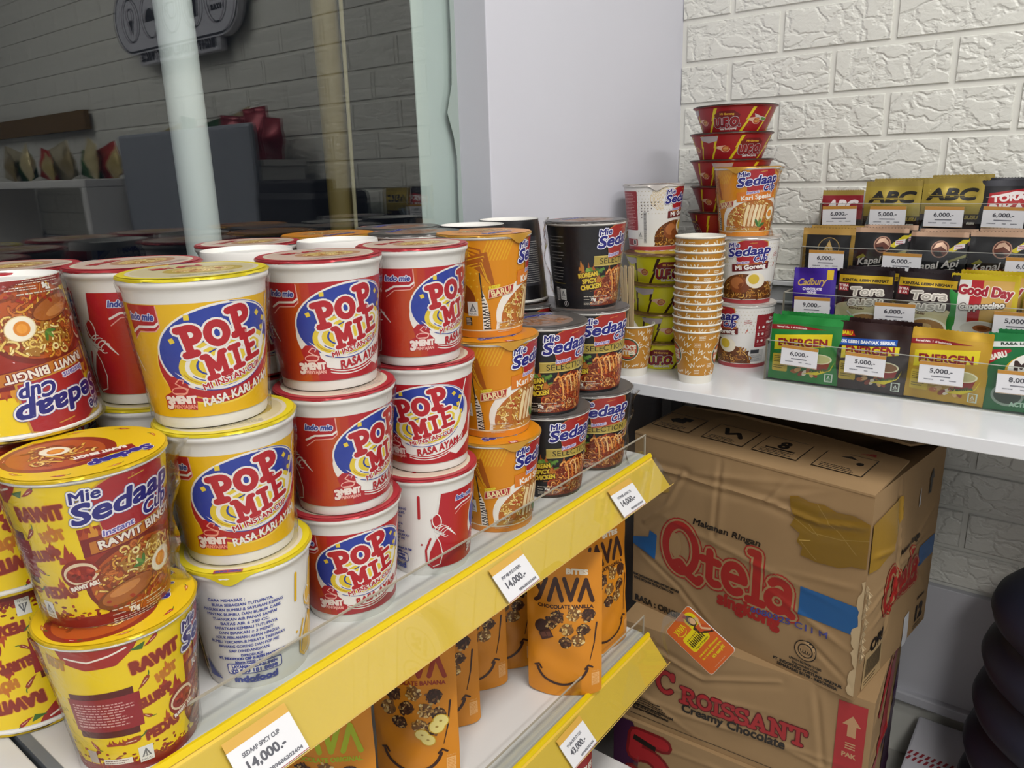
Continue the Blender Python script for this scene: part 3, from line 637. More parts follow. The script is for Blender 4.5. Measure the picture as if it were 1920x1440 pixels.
# lids: art on a disc
def lid_art(kind, R=47.5):
    a = Art()
    if kind in ('pop_red', 'pop_yellow'):
        c = ink('b3343c') if kind == 'pop_red' else ink('e3cf2a')
        a.ell(0, 0, R, R, c, 1, n=64); a.ell(0, 0, R-5, R-5, ink('d9cdb6'), 1.5, n=56); a.ell(0, 0, R-8, R-8, ink('cdbf96' if kind != 'pop_red' else 'd2b9a8'), 1.8, n=48)
        a.ell(-6, 4, 26, 20, ink('b9a04a' if kind != 'pop_red' else 'b98a6a'), 2.1); a.ell(-6, 4, 20, 14, ink('d8c27c'), 2.4)
        a.noodles(lambda x, y: (x+6)**2/360+(y-4)**2/190 < 1, (-26, -10, 14, 18), 40, 5, 2.6, w=1.6)
        a.text('POP MIE', 8, -20, 8, ink('b3202a'), 5, w=34, bold=.7, rot=14); a.lines(-20, 34, 40, 3, 2.2, ink('8f8a80'), 3, 2, .9)
        a.rect(-11, -R+.6, 9, -R+5, ink('a83a44' if kind != 'pop_red' else 'd9c2bc'), 3); a.text('BUKA DISINI', -1, -R+2.8, 2.2, ink('3a3a90' if kind != 'pop_red' else 'f0e0dc'), 3.4, w=17, bold=.2)
    elif kind == 'rawit':
        a.ell(0, 0, R, R, ink('e6bf1c'), 1, n=64)
        a.ell(10, 8, 33, 31, ink('8f2f18'), 1.5); a.ell(11, 9, 28, 26, ink('b5531d'), 1.9)
        a.noodles(lambda x, y: (x-11)**2/560+(y-9)**2/480 < 1, (-14, -16, 36, 34), 60, 15, 2.2, cols=('e7b648', 'd99a34', 'f0cf74'), dark='8a3d16', w=1.7)
        a.egg(16, 6, 8, 6); a.rect(-34, -6, 0, 4, ink('8d1f1c'), 6.5, 60); a.text('RAWIT BINGIT', -14, 0, 5, ink('f2e9dc'), 7, w=30, bold=.4, rot=62)
        a.text('Sedaap', -31, 0, 9, ink('272a86'), 7.4, w=38, bold=.9, rot=75, shear=.2, out=((1.3, ink('f1eef0'), 7),))
        for i in range(9): a.chili(42*math.cos(i*.7), 42*math.sin(i*.7), 9, ink('a52723' if i % 2 else 'c77a22'), 2, i*40+90)
    else:
        c = {'kari': ('d98a14', 'c9823c'), 'korean': ('5a5654', '8f7a70'), 'goreng': ('d6d0ca', 'b9a48c')}[kind]
        a.ell(0, 0, R, R, ink(c[0]), 1, n=64); a.ell(4, 4, 34, 32, ink(c[1]), 1.5)
        a.noodles(lambda x, y: (x-4)**2/900+(y-4)**2/700 < 1, (-28, -26, 34, 32), 70, 25, 1.8, cols={'kari': ('f0d98e', 'e6c468'), 'korean': ('b98a70', 'a37862'), 'goreng': ('c9a05c', 'b5863c')}[kind], dark='8a5a30', w=1.8)
        a.text('Sedaap', -4, -22, 9, ink('272a86'), 6.4, w=42, bold=.9, rot=8, shear=.2, out=((1.3, ink('f1eef0'), 6),))
        a.rect(-5, -R+.4, 5, -R+6, ink('b5303a'), 3); a.text('BUKA', 0, -R+4.2, 1.7, ink('f0dcd8'), 3.4, bold=.15); a.text('DISINI', 0, -R+2, 1.7, ink('f0dcd8'), 3.4, bold=.15)
    return a.build('lid_print', top_map(), du=None)
# ------------------------------------------------------------------ cups
PAPER = mat('white_paper_board', 'ece9e4', .55, noise=dict(scale=60, amt=.05))
FOILED = mat('lid_foil', 'b9b4ae', .28, .6)
WRAP = clear('shrink_film', 'ffffff', 1.33, .06, .6, 50)
def pop_body():
    bm = bmesh.new()
    lathe(bm, [(.0345, .004), (.0362, .0015), (.0372, 0), (.0378, .002), (.0379, .008), (.0455, .0845), (.0462, .0915), (.0473, .0945), (.0484, .0955), (.0488, .0975), (.0484, .0995), (.047, .1)], 72, cap0=True, cap1=True)
    return from_bm('cup_body', bm, PAPER, True)
def sed_body():
    bm = bmesh.new()
    lathe(bm, [(.034, .004), (.0358, .001), (.0365, 0), (.0367, .0015), (.0466, .0975), (.0474, .0975), (.0484, .0985), (.0484, .0998), (.047, .1005)], 72, cap0=True, cap1=True)
    return from_bm('cup_body', bm, PAPER, True)
def lid_mesh(z, r=.0482, tab=True, drop=.0022):
    bm = bmesh.new(); n = 72; rings = []
    for rr, zz in ((r*.985, z+.0009), (r+.0006, z+.0005), (r+.0009, z-drop)):
        ring = []
        for i in range(n):
            th = 2*PI*i/n; w = .0004*math.sin(9*th)+.0003*math.sin(17*th+1)
            k = math.exp(-((math.atan2(math.sin(th+PI/2), math.cos(th+PI/2)))/.22)**2) if tab else 0
            ring.append(bm.verts.new(((rr+w*(zz < z))*math.cos(th), (rr+w*(zz < z))*math.sin(th), zz-(.007*k if zz < z else 0)+w*(zz < z))))
        rings.append(ring)
    bm.faces.new(rings[0])
    for a, b in zip(rings, rings[1:]):
        for i in range(n): bm.faces.new((a[i], a[(i+1) % n], b[(i+1) % n], b[i]))
    for f in bm.faces:
        if f.normal.z < -.5: f.normal_flip()
    bmesh.ops.recalc_face_normals(bm, faces=bm.faces[:])
    return bm
def wrap_mesh(r0, r1, H, seed, fin=.009):
    """crinkled shrink film round a cup, with a gathered fold at one side"""
    bm = bmesh.new(); g = random.Random(seed); n, k = 64, 14; ph = [g.uniform(0, 6.28) for _ in range(6)]; rings = []
    for j in range(k+1):
        z = -.0005+(H+.003)*j/k; ring = []
        for i in range(n):
            th = 2*PI*i/n; e = abs(j/k-.5)*2
            w = .0009+.0007*e**3*(1+math.sin(7*th+ph[0])+.6*math.sin(13*th+ph[1]+3*j/k))+.0003*math.sin(5*th+ph[2]+9*j/k)
            f = fin*math.exp(-((math.atan2(math.sin(th+.5), math.cos(th+.5)))/.09)**2)*(.45+.55*math.sin(9*j/k+ph[3])**2)*(.3+e)
            r = r0+(r1-r0)*j/k+max(.0006, w)+f; ring.append(bm.verts.new((r*math.cos(th), r*math.sin(th), z)))
        rings.append(ring)
    for a, b in zip(rings, rings[1:]):
        for i in range(n): bm.faces.new((a[i], a[(i+1) % n], b[(i+1) % n], b[i]))
    return from_bm('shrink_wrap', bm, WRAP, 2)
WRAPS = [wrap_mesh(.0368, .0484, .0985, s) for s in range(3)]
WRAPP = [wrap_mesh(.0382, .0476, .0935, s+7, .0015) for s in range(2)]
POPB, SEDB = pop_body(), sed_body()
RIMC = {'pop_red': 'b3343c', 'pop_yellow': 'e3cf2a', 'rawit': 'd6b41c', 'kari': 'cf9a3c', 'korean': '6a6664', 'goreng': 'cfc8c2'}
KIND = {}
def cup(kind):
    """first cup of a kind; later ones are copies"""
    pop = kind.startswith('pop')
    t = empty('noodle_cup', 'x', 'noodle cup')
    link('cup_body', POPB if pop else SEDB, t)
    art = pop_art(kind == 'pop_yellow') if pop else {'rawit': rawit_art, 'kari': kari_art, 'korean': korean_art, 'goreng': goreng_art}[kind]()
    link('printed_label', art, t)
    z = .1002 if pop else .1008
    rm_ = foil(RIMC[kind])
    ld = link('lid', from_bm('lid', lid_mesh(z, .0482 if pop else .0480, True, .0009), rm_, True), t)
    la = lid_art(kind); link('lid_print', la, ld, (0, 0, z+.0010))
    KIND[kind] = t; t['used'] = 0; return t
def place_cup(kind, x, y, z, phi, label, inv=False, wrap=None, group=None, tilt=(0, 0), lid_turn=0):
    t = KIND.get(kind) or cup(kind)
    if t['used'] or True:
        if t['used']: t = copy_tree(t)
        else: t['used'] = 1
    rz = math.atan2(-x, y)+math.radians(phi)
    t.location = (x, y, z+(.1025 if inv else 0)); t.rotation_euler = (PI if inv else 0, 0, rz+(PI if inv else 0))
    if tilt != (0, 0): t.rotation_euler = (Euler((math.radians(tilt[0]), math.radians(tilt[1]), 0)).to_matrix() @ t.rotation_euler.to_matrix()).to_euler()
    t['label'] = label; t['group'] = group or 'instant noodle cups'
    if wrap is not None:
        ws = WRAPP if kind.startswith('pop') else WRAPS
        link('shrink_wrap', ws[wrap % len(ws)], t)
    return t
# ------------------------------------------------------------------ noodle bowls, paper cups, sticks
def ufo_art(body, dark, bolt, txt):
    a = Art(); B, D, T = ink(body), ink(dark), ink(bolt); wh = ink('e6dedc'); c = 2*PI*55.5
    a.rect(-c/2, .3, c/2, 35.5, B, 1)
    def bolt_(x, s=1, dx=0):
        a.poly([(x+9*s, 35.4), (x+1*s, 17), (x+4*s, 18), (x-8*s, .4), (x-3*s, .4), (x+9*s, 20), (x+6*s, 19), (x+14*s, 35.4)], T, 2)
    for x in (-112, -84, -60, -27, 27, 58, 84, 112, 140, 164): bolt_(x, .75 if abs(x) != 27 else 1)
    def logo(x, k=1):
        a.poly([(x-19*k, 24*k+2), (x-10*k, 31*k), (x+10*k, 31*k), (x+19*k, 25*k), (x+18*k, 21*k), (x-18*k, 21*k)], ink('6e1116'), 2.6); a.text('Mi Goreng', x, 26.5*k, 2.6*k, ink('d8a83a'), 3, w=20*k, bold=.25)
        a.text('U.F.O.', x, 14.5*k, 12.5*k, ink(txt), 4.6, w=40*k, bold=.75, rot=2, shear=.12, out=((1.9, ink('d9cfd2'), 3), (1.35, ink('3a1015'), 3.8)))
        a.text('Rasa Saus Jepang', x+1, 5.2, 2.6, wh, 3.4, w=27*k, bold=.25, rot=2)
    logo(0); logo(132, .9)
    def meteor(x, y):
        a.poly([(x-9, y+4), (x+2, y+5), (x+8, y+3), (x+10, y-1), (x+6, y-5), (x-1, y-5), (x-6, y-1), (x-12, y+1)], ink('e0b8a0'), 3); a.ell(x+3, y, 6, 4.2, ink('b5502a'), 3.4, 10); a.ell(x+3, y, 4.2, 2.8, ink('d9a05c'), 3.8, 10)
        a.lines(x-1, y+1.4, 8, 2, 2.4, ink('7a2a1c'), 4.2, 3, .7)
    for x in (-43, 43, 98, -98): meteor(x, 16)
    a.poly([(40, 26), (52, 22), (64, 20), (62, 15), (50, 17), (42, 21)], ink('cfc9c2'), 3.2); a.poly([(54, 21), (63, 19), (62, 16), (53, 17.5)], ink('5d8a3a'), 3.5)
    a.poly([(-80, 35), (-50, 35), (-52, 28), (-66, 25), (-78, 29)], ink('b9aeb2'), 3.3)
    return a.build('printed_label', cone_map(.0472, .0612, .0365)[0], du=3)
def ufo_bowl(kind):
    red = kind == 'red'
    t = empty('noodle_bowl', 'x', 'noodle bowl')
    bm = bmesh.new(); lathe(bm, [(.044, .003), (.0465, 0), (.0472, .0005), (.0612, .0365), (.0634, .0375), (.0642, .0388), (.063, .0397)], 64, cap0=True, cap1=True)
    link('bowl_body', from_bm('bowl_body', bm, ink('9c161e' if red else 'd8cf18'), True), t)
    link('printed_label', ufo_art('9c161e', '4a0c10', 'ddc81e', '8c1822') if red else ufo_art('d6cf1a', '3a1c14', '3a1c16', '8c1822'), t)
    ld = link('lid', from_bm('lid', lid_mesh(.0396, .0636, False, .0014), foil('3c2a22' if red else '7a5c3a'), True), t)
    a = Art(); a.ell(0, 0, 62, 62, ink('4a2a1c'), 1); a.ell(0, 0, 48, 48, ink('9a2a24' if red else 'b8a82a'), 1.5); a.text('U.F.O.', 0, 0, 16, ink('e6dedc'), 2, w=60, bold=1.2)
    r = random.Random(2)
    for i in range(60): th = r.uniform(0, 6.28); a.ell(58*math.cos(th), 58*math.sin(th), 3, 2, ink(r.choice(['c9a25c', '7a5227', '2a1a14'])), 2+.01*i, n=8)
    link('lid_print', a.build('lid_print', top_map(), du=None), ld, (0, 0, .0405)); KIND['ufo_'+kind] = t; t['used'] = 0; return t
def place_bowl(kind, x, y, z, phi, label, sz=1, group='instant noodle bowls'):
    t = KIND.get('ufo_'+kind) or ufo_bowl(kind)
    if t['used']: t = copy_tree(t)
    else: t['used'] = 1
    t.location = (x, y, z); t.rotation_euler = (0, 0, math.atan2(-x, y)+math.radians(phi)); t.scale = (1, 1, sz); t['label'] = label; t['group'] = group
    return t
def paper_cup():
    t = empty('paper_cup', 'x', 'paper cup'); wh = mat('cup_paper', 'e9e4d8', .5)
    bm = bmesh.new()
    lathe(bm, [(.0216, .005), (.0226, .0008), (.0236, 0), (.0238, .001), (.0342, .0775), (.0352, .0778), (.0357, .0789), (.0352, .08), (.0343, .0801), (.0336, .0788), (.0232, .006), (.0001, .0058)], 56)
    bmesh.ops.remove_doubles(bm, verts=bm.verts[:], dist=1e-5)
    link('cup_body', from_bm('cup_body', bm, wh, True), t)
    a = Art(); fn, rm = cone_map(.0238, .0342, .0775); c = PI*rm; og = ink('b97f26'); w = ink('e6ddc8'); r = random.Random(5)
    a.rect(-c, 13, c, 77, og, 1)
    def badge(x):
        a.ell(x, 44, 18.5, 18.5, ink('e6ddc8'), 2.4); a.ell(x, 44, 17.4, 17.4, ink('2f5138'), 2.7); a.ell(x, 44, 15.4, 15.4, ink('b5482a'), 3)
        a.poly([(x-12, 40), (x-6, 46), (x+3, 41), (x+12, 45), (x+11, 37), (x+4, 32.4), (x-5, 32.6), (x-10, 36)], ink('cf8a2c'), 3.2); a.ell(x+7, 36, 3, 3.4, ink('2f5138'), 3.4); a.ell(x-5, 52, 4, 2.4, ink('d9963a'), 3.3)
        a.text("MAX'S", x, 47.8, 6.2, w, 4, w=26, bold=.6); a.text('BITES', x, 39.4, 6.2, w, 4, w=25, bold=.6)
    badge(0); badge(rm*2.85)
    def near(x, y): return any(abs(math.remainder(x-b, 2*PI*rm)) < 20 and abs(y-44) < 21 for b in (0, rm*2.85))
    for i in range(13):
        for j in range(6):
            x, y = -c+6+i*(2*c/13)+r.uniform(-1, 1)+(j % 2)*6.5, 18+10.4*j+r.uniform(-1, 1)
            if near(x, y): continue
            k = r.choice('zzwws|'); rot = r.uniform(-.9, .9); C, S = math.cos(rot), math.sin(rot)
            if k == 'z': q = [(d*1.9-5.7, 1.3*(-1)**d) for d in range(7)]
            elif k == 's': q = [(.9*math.sin(d*1.3), d*1.1-4) for d in range(9)]
            elif k == '|': q = None
            else: q = [(d*2.3-4.8, 3.2*(-1)**d) for d in range(5)]
            if q is None:
                for n in range(3): a.stroke([(x-4+d*1.0, y+2.4*n-2+.45*(-1)**d) for d in range(9)], .75, w, 2)
            else: a.stroke([(x+p*C-s_*S, y+p*S+s_*C) for p, s_ in q], 1.15, w, 2)
    link('printed_label', a.build('printed_label', fn), t); KIND['paper'] = t; t['used'] = 0; return t
def place_paper(x, y, z, phi, label, group, rx=0):
    t = KIND.get('paper') or paper_cup()
    if t['used']: t = copy_tree(t)
    else: t['used'] = 1
    t.location = (x, y, z); t.rotation_euler = (0, 0, math.atan2(-x, y)+math.radians(phi)); t['label'] = label; t['group'] = group; return t

# ------------------------------------------------------------------ sachets (pillow packs)
def pillow_fn(w, h, t, seed, lean=0, off=.0003, side=-1, seal=.012):
    """front (side -1) or back (+1) skin of a sealed pack, u = X, v = Z from the bottom edge; mm in, metres out"""
    g = random.Random(seed); ph = [g.uniform(0, 6.28) for _ in range(8)]; am = [g.uniform(.5, 1) for _ in range(4)]
    W, H = w*1000, h*1000
    def dep(u, v):
        a = np.clip(1-(2*u/W)**2, 0, 1); s = seal*1000
        b = np.clip((v-s*.5)/(H*.5), 0, 1)*np.clip((H-s-v)/(H*.42), 0, 1)
        b = b*b*(3-2*b); d = t/2*np.clip(a, 0, 1)**.75*b**.8
        return d
    def off2(u, v):
        s = seal*1000; a = np.clip(1-(2*u/W)**2, 0, 1)
        e = (.0009*np.sin(u*.10+ph[0]+v*.05)*am[0]+.0007*np.sin(v*.14+ph[1]+u*.08)*am[1]+.0004*np.sin(u*.2-v*.15+ph[2])*am[2])
        return -e*np.clip(a*3, 0, 1)+.0012*np.sin(u*.11+ph[4])*np.clip((v-H*.6)/(H*.4), 0, 1)+.0008*np.sin(v*.09+ph[5])
    def fn(u, v):
        f = lambda u, v: side*(dep(u, v)+off)+off2(u, v)
        y = f(u, v); e = .4
        dx = (f(u+e, v)-f(u-e, v))/(2*e/1000); dz = (f(u, v+e)-f(u, v-e))/(2*e/1000)
        n = np.stack([-side*-dx*1.0*side*side, np.full_like(u, side*1.0), np.zeros_like(u)], -1)
        n = np.stack([-dx*side, np.full_like(u, side*1.0), -dz*side], -1)
        return np.stack([u/1000*(1-.02*np.clip(dep(u, v)/t*2, 0, 1)), y+lean*v/1000, v/1000], -1), n
    return fn
def pack_mesh(name, w, h, t, seed, m, lean=0, nx=34, nz=38, zig=True, seal=.012):
    bm = bmesh.new(); W, H = w*1000, h*1000; u = np.linspace(-W/2, W/2, nx+1); v = np.linspace(0, H, nz+1)
    uu, vv = np.meshgrid(u, v); grids = []
    for side in (-1, 1):
        p, _ = pillow_fn(w, h, t, seed, lean, .0001, side, seal)(uu.ravel(), vv.ravel()); p = p.reshape(nz+1, nx+1, 3)
        if zig: p[-1, :, 2] += np.where(np.arange(nx+1) % 2, .0007, -.0007)
        grids.append([[bm.verts.new(p[j, i]) for i in range(nx+1)] for j in range(nz+1)])
    for s, G in zip((-1, 1), grids):
        for j in range(nz):
            for i in range(nx):
                q = (G[j][i], G[j][i+1], G[j+1][i+1], G[j+1][i]); bm.faces.new(q if s < 0 else q[::-1])
    A, B = grids
    loop = [(0, i) for i in range(nx)]+[(j, nx) for j in range(nz)]+[(nz, i) for i in range(nx, 0, -1)]+[(j, 0) for j in range(nz, 0, -1)]
    for k in range(len(loop)):
        a, b = loop[k], loop[(k+1) % len(loop)]
        try: bm.faces.new((A[b[0]][b[1]], A[a[0]][a[1]], B[a[0]][a[1]], B[b[0]][b[1]]))
        except ValueError: pass
    return from_bm(name, bm, m, 2)
def cupdraw(a, x, y, k, rim, fill, body, l):
    a.poly([(x-11*k, y), (x+11*k, y), (x+8*k, y-10*k), (x+4*k, y-13*k), (x-4*k, y-13*k), (x-8*k, y-10*k)], ink(body), l)
    a.ell(x, y, 11.5*k, 5.2*k, ink(rim), l+.3); a.ell(x, y, 10*k, 4.2*k, ink(fill), l+.6)
def energen(bg, top, drink, name, W, H, extra=None):
    a = Art(); rd = ink('8f1c22'); ye = ink('e3cf22')
    a.rect(-W/2, 0, W/2, H, ink(bg), 1); a.rect(-W/2, H-11, W/2, H, foil(top), 1.3)
    if extra:
        a.poly([(-W/2+1, H-22), (-W/2+22, H-20), (-W/2+18, H-12), (-W/2+1, H-13)], ink('b5291f'), 2); a.text('BARU', -W/2+10, H-16.6, 4.6, ink('e8d41f'), 2.6, w=15, bold=.4)
        a.poly([(-W/2, H-34), (W/2-16, H-28), (W/2-16, H-20), (-W/2, H-24)], ink('2356b0'), 2.2); a.text('30% LEBIH BANYAK SEREAL', -8, H-26.6, 4, ink('e9eef5'), 2.6, w=W-20, bold=.35, rot=3)
    else:
        a.poly([(-W/2, H-22), (W/2-20, H-17), (-W/2+30, H-13), (-W/2, H-15)], rd, 2); a.text('Sereal No. 1 di Indonesia', -20, H-17.2, 2.4, ink('e9d9d4'), 2.4, w=42, bold=.15)
    a.poly([(-W/2+6, H-52), (W/2-12, H-40), (W/2-12, H-22 if not extra else H-29), (-W/2+6, H-30 if not extra else H-35)], ye, 2.3); a.text('ENERGEN', -3, H-37.5, 10.2, rd, 3, w=W-30, bold=.7, rot=4)
    cupdraw(a, W/2-26, 36, 1.4, 'efe6c4', drink, '8f2420', 2.4)
    a.poly([(0, 12), (20, 12), (W/2-12, 20), (W/2-6, 34), (W/2-10, 22), (20, 18)], ye, 4); a.text(name, W/2-26, 19.5, 3.8, ink('3f5a1f'), 4.5, w=26, bold=.3, rot=12)
    a.rect(-W/2+5, 12, -W/2+27, 38, ink('d9b93c'), 2.4, 0, 2); a.lines(-W/2+7, 34, 17, 4, 2.6, ink('4a3a1a'), 2.8, 4, 1); a.lines(-W/2+7, 20, 17, 2, 3, ink('4a3a1a'), 2.8, 5, 1)
    for i in range(7): a.ell(-12+5*i, 14+3*math.sin(i*2), 5, 3, ink(['b5622c', 'e0b070', '8f3a24', 'efe0c8'][i % 4]), 2.5+.1*i, 20*i)
    a.rect(W/2-18, 4, W/2-7, 16, ink('cfd8cc'), 2.4); halal(a, W/2-12.5, 10, 9, 2.8, bg, 'dfe4dc')
    return a
def milo(W, H):
    a = Art(); g = ink('156b38'); a.rect(-W/2, 0, W/2, H, g, 1); a.rect(-W/2, H-10, W/2, H, foil('2a8a4c'), 1.3); a.poly([(-W/2+2, H-18), (W/2, H-13), (W/2, H-7), (-W/2+2, H-11)], ink('e6e8e4'), 2)
    a.text('RASA LEBIH COKLAT', 4, H-11.6, 3, ink('1f3a2a'), 2.4, w=70, bold=.3, rot=3); a.poly([(-W/2+2, H-40), (-W/2+26, H-22), (-W/2+24, H-19), (-W/2+2, H-22)], ink('a82028'), 2.2); a.text('BARU', -W/2+12, H-28, 7, ink('efe6dc'), 2.8, w=18, bold=.5, rot=18)
    a.ell(6, H-42, 31, 19, ink('d6a81f'), 2.6, 12); a.ell(8, H-40, 30, 18, ink('efece6'), 3, 12); a.text('MILO', 9, H-41, 14, ink('33201a'), 4, w=46, bold=1.2)
    a.ell(-20, 20, 18, 14, ink('9fb0a0'), 2.4); a.ell(-20, 20, 15, 11, ink('3a4a3c'), 2.8); a.text('ACTIV-GO', 0, 9, 5, ink('bfe0c8'), 3, w=34, bold=.5); a.poly([(10, 4), (44, 4), (44, 22), (24, 18)], ink('7a3a2a'), 2.4)
    return a
def cadbury(W, H):
    a = Art(); a.rect(-W/2, 0, W/2, H, ink('3a1c8f'), 1); a.rect(-W/2, H-8, W/2, H, foil('40249a'), 1.3)
    a.text('Cadbury', -3, H-20, 10, ink('c9a85a'), 3, w=W-20, bold=.35, shear=.25, rot=4); a.text('CHOCOLATE', -2, H-31, 3.6, ink('e0d8ee'), 3, w=28, bold=.3); a.text('DRINK', -2, H-36, 3.4, ink('e0d8ee'), 3, w=14, bold=.3)
    for x, y, r in ((13, 46, 9), (20, 42, 6), (7, 43, 6), (14, 38, 8), (20, 49, 4)): a.ell(x, y-5, r, r*.9, ink('e6e4ee'), 2+.05*r)
    a.text('Milky', 13, 41, 5, ink('3a2a9a'), 3.5, w=15, bold=.4, shear=.2); a.poly([(W/2-13, H-17), (W/2-4, H-17), (W/2-4, H-3), (W/2-13, H-3)], foil('d8b52a'), 2.4)
    a.ell(-8, 29, 12, 9, ink('7a4a20'), 2.4); a.ell(-7, 31, 10, 6, ink('b98a4a'), 2.8); a.poly([(-W/2, 34), (-20, 36), (-14, 26), (-W/2, 22)], ink('5a2f18'), 2.2)
    return a
def torasusu(W, H):
    a = Art(); dk = ink('241417'); a.rect(-W/2, 0, W/2, H, dk, 1); a.rect(-W/2, 0, W/2, H*.44, ink('cfc39a'), 1.3); a.ell(0, H*.44, W*.5, 9, ink('cfc39a'), 1.4); a.rect(-W/2, H-8, W/2, H, foil('241a1e'), 1.4)
    a.rect(-W/2+2, H-19, W/2-2, H-8, foil('d6b12c'), 2); a.text('KENTAL LEBIH NIKMAT', 0, H-15, 3.4, ink('3a2a10'), 2.4, w=W-14, bold=.35); a.rect(-W/2+2, H-31, -W/2+16, H-20, ink('9a242c'), 2.2); a.text('TORA', -W/2+9, H-23.4, 3.4, ink('e9d8d4'), 2.6, bold=.3); a.text('BIKA', -W/2+9, H-28, 3.4, ink('e9d8d4'), 2.6, bold=.3)
    o = ((1.9, ink('efe9df'), 3.4), (2.6, ink('3a2216'), 3)); a.text('Tora', 4, H-30, 11, ink('b5aea4'), 4.6, w=44, bold=.35, shear=.15, rot=3, out=o); a.text('susu', 3, H-44, 11, ink('b5aea4'), 4.6, w=44, bold=.35, shear=.15, rot=3, out=o)
    a.text('KOPI SUSU', -8, H-55, 2.6, ink('6a4a30'), 3, w=20, bold=.2); a.ell(6, 22, 25, 14, ink('efe6d2'), 2.4); a.ell(6, 22, 22, 11.5, ink('a87a4a'), 2.8); a.ell(2, 20, 12, 7, ink('cba878'), 3.1, 20); a.stroke([(-20, 36), (4, 14)], 2.4, ink('d9d4c8'), 3.5)
    return a
def goodday(W, H):
    a = Art(); a.rect(-W/2, 0, W/2, H, ink('cfa352'), 1); a.rect(-W/2, H-8, W/2, H, foil('d0b81e'), 1.4); a.rect(W/2-6, 0, W/2, H, ink('c9b021'), 1.3)
    a.rect(-W/2, 0, -W/2+10, H-8, ink('2a8a3c'), 1.5); a.rect(-W/2+10, 0, -W/2+24, H-8, ink('e9e6e2'), 1.5); a.rect(-W/2+24, 0, -W/2+38, H-8, ink('b5242c'), 1.5)
    a.text('Good Day', 2, H-22, 12, ink('a31c30'), 4, w=W-16, bold=.9, rot=-3, out=((2, ink('f0e6d8'), 3),)); a.text('Cappuccino', 0, H-41, 8, ink('efe9e2'), 4, w=W-26, bold=.5, rot=7, shear=.15, out=((1.4, ink('3a2216'), 3),))
    for i, t in enumerate(('WITH', 'COCOA', 'GRANULE')): a.text(t, 26, H-50-4.6*i, 3, ink('4a321c'), 3, bold=.2)
    a.ell(2, 22, 28, 15, ink('e9e6e0'), 2.4); a.ell(-24, 24, 7, 8, ink('e9e6e0'), 2.3); a.ell(2, 26, 24, 9.5, ink('dcd4cb'), 2.8); a.ell(4, 27, 11, 4.5, ink('a05a34'), 3.1); a.ell(4, 27, 6, 2.4, ink('7a3c1e'), 3.4); a.rect(-24, 0, 26, 18, ink('e3dfd8'), 2.2)
    return a
def kapalapi(W, H, c2='1a1615'):
    a = Art(); a.rect(-W/2, 0, W/2, H, ink('141416'), 1); a.rect(-W/2, 0, W/2, H*.42, ink(c2), 1.2); a.rect(-W/2, H-7, W/2, H, foil('c9a58a'), 1.4)
    a.poly([(12, H-26), (30, H-10), (40, H-10), (20, H-28)], ink('c9b81e'), 2); a.poly([(14, H-40), (36, H-30), (36, H-34), (12, H-44)], ink('8f8a55'), 1.9); a.poly([(-32, H-44), (-22, H-38), (-18, H-42), (-28, H-46)], ink('8f8a2a'), 1.9)
    a.ell(3, H-24, 11.5, 12, ink('a8806c'), 2.4); a.ell(3, H-24, 10, 10.6, ink('5a2c1e'), 2.7); a.poly([(-6, H-24), (-2, H-16), (5, H-14), (11, H-20), (12, H-26), (4, H-20)], foil('d9b49a'), 3); a.poly([(-5, H-28), (4, H-27), (8, H-33), (-1, H-34)], ink('1a0f0c'), 3)
    a.poly([(20, H-25), (33, H-21), (33, H-15), (20, H-18)], ink('dcd4d6'), 2.6); a.lines(21, H-19, 11, 2, 2.6, ink('a83048'), 3, 3, 1.2)
    a.text('Kapal Api', 0, H-46, 10, ink('e0d6d2'), 3.4, w=W-16, bold=.3, shear=.3, rot=8); a.stroke([(-22, H-57), (0, H-54.6), (24, H-51)], .9, ink('e0d6d2'), 3)
    return a
def blackgold(W, H):
    a = Art(); a.rect(-W/2, 0, W/2, H, ink('121214'), 1); a.rect(-W/2, H-10, W/2, H, foil('c29a52'), 1.4)
    for x in (-W/2, W/2-6): a.rect(x, 0, x+6, H-10, foil('9a7a34'), 1.4)
    a.ell(2, H-30, 16, 16, ink('a88a4a'), 2); a.ell(2, H-30, 15, 15, ink('17171a'), 2.4); a.poly([(2, H-18), (8, H-30), (10, H-38), (2, H-42), (-5, H-38), (-3, H-30)], ink('b8995c'), 2.8); a.stroke([(-1, H-26), (4, H-34), (0, H-38)], 1.2, ink('5a4420'), 3)
    return a
def abc(W, H, red):
    a = Art(); c = ink('8a1826') if red else foil('b39c44'); a.rect(-W/2, 0, W/2, H, ink('2a1a18'), 1); a.rect(-W/2, H*.42, W/2, H, c, 1.3); a.rect(-W/2, H-8, W/2, H, foil('a8924a'), 1.5)
    a.text('ABC', 0, H-24, 16, ink('e6dcdc' if red else '17130f'), 3, w=W-18, bold=1.4, shear=.22); a.rect(-W/2+6, H-26, W/2-8, H-25.2, c, 3.6); a.rect(-W/2+6, H-28.4, W/2-8, H-27.8, c, 3.6)
    if not red: a.text('SUSU', W/2-12, 34, 5, ink('a8924a'), 3, bold=.5, shear=.15); a.text('susu', W/2-12, 26, 4, ink('d9cfc0'), 3, bold=.4, shear=.15); a.poly([(-W/2, 10), (-W/2+10, 48), (-W/2+26, 42), (-W/2+14, 22)], ink('9aa4ae'), 1.8)
    return a
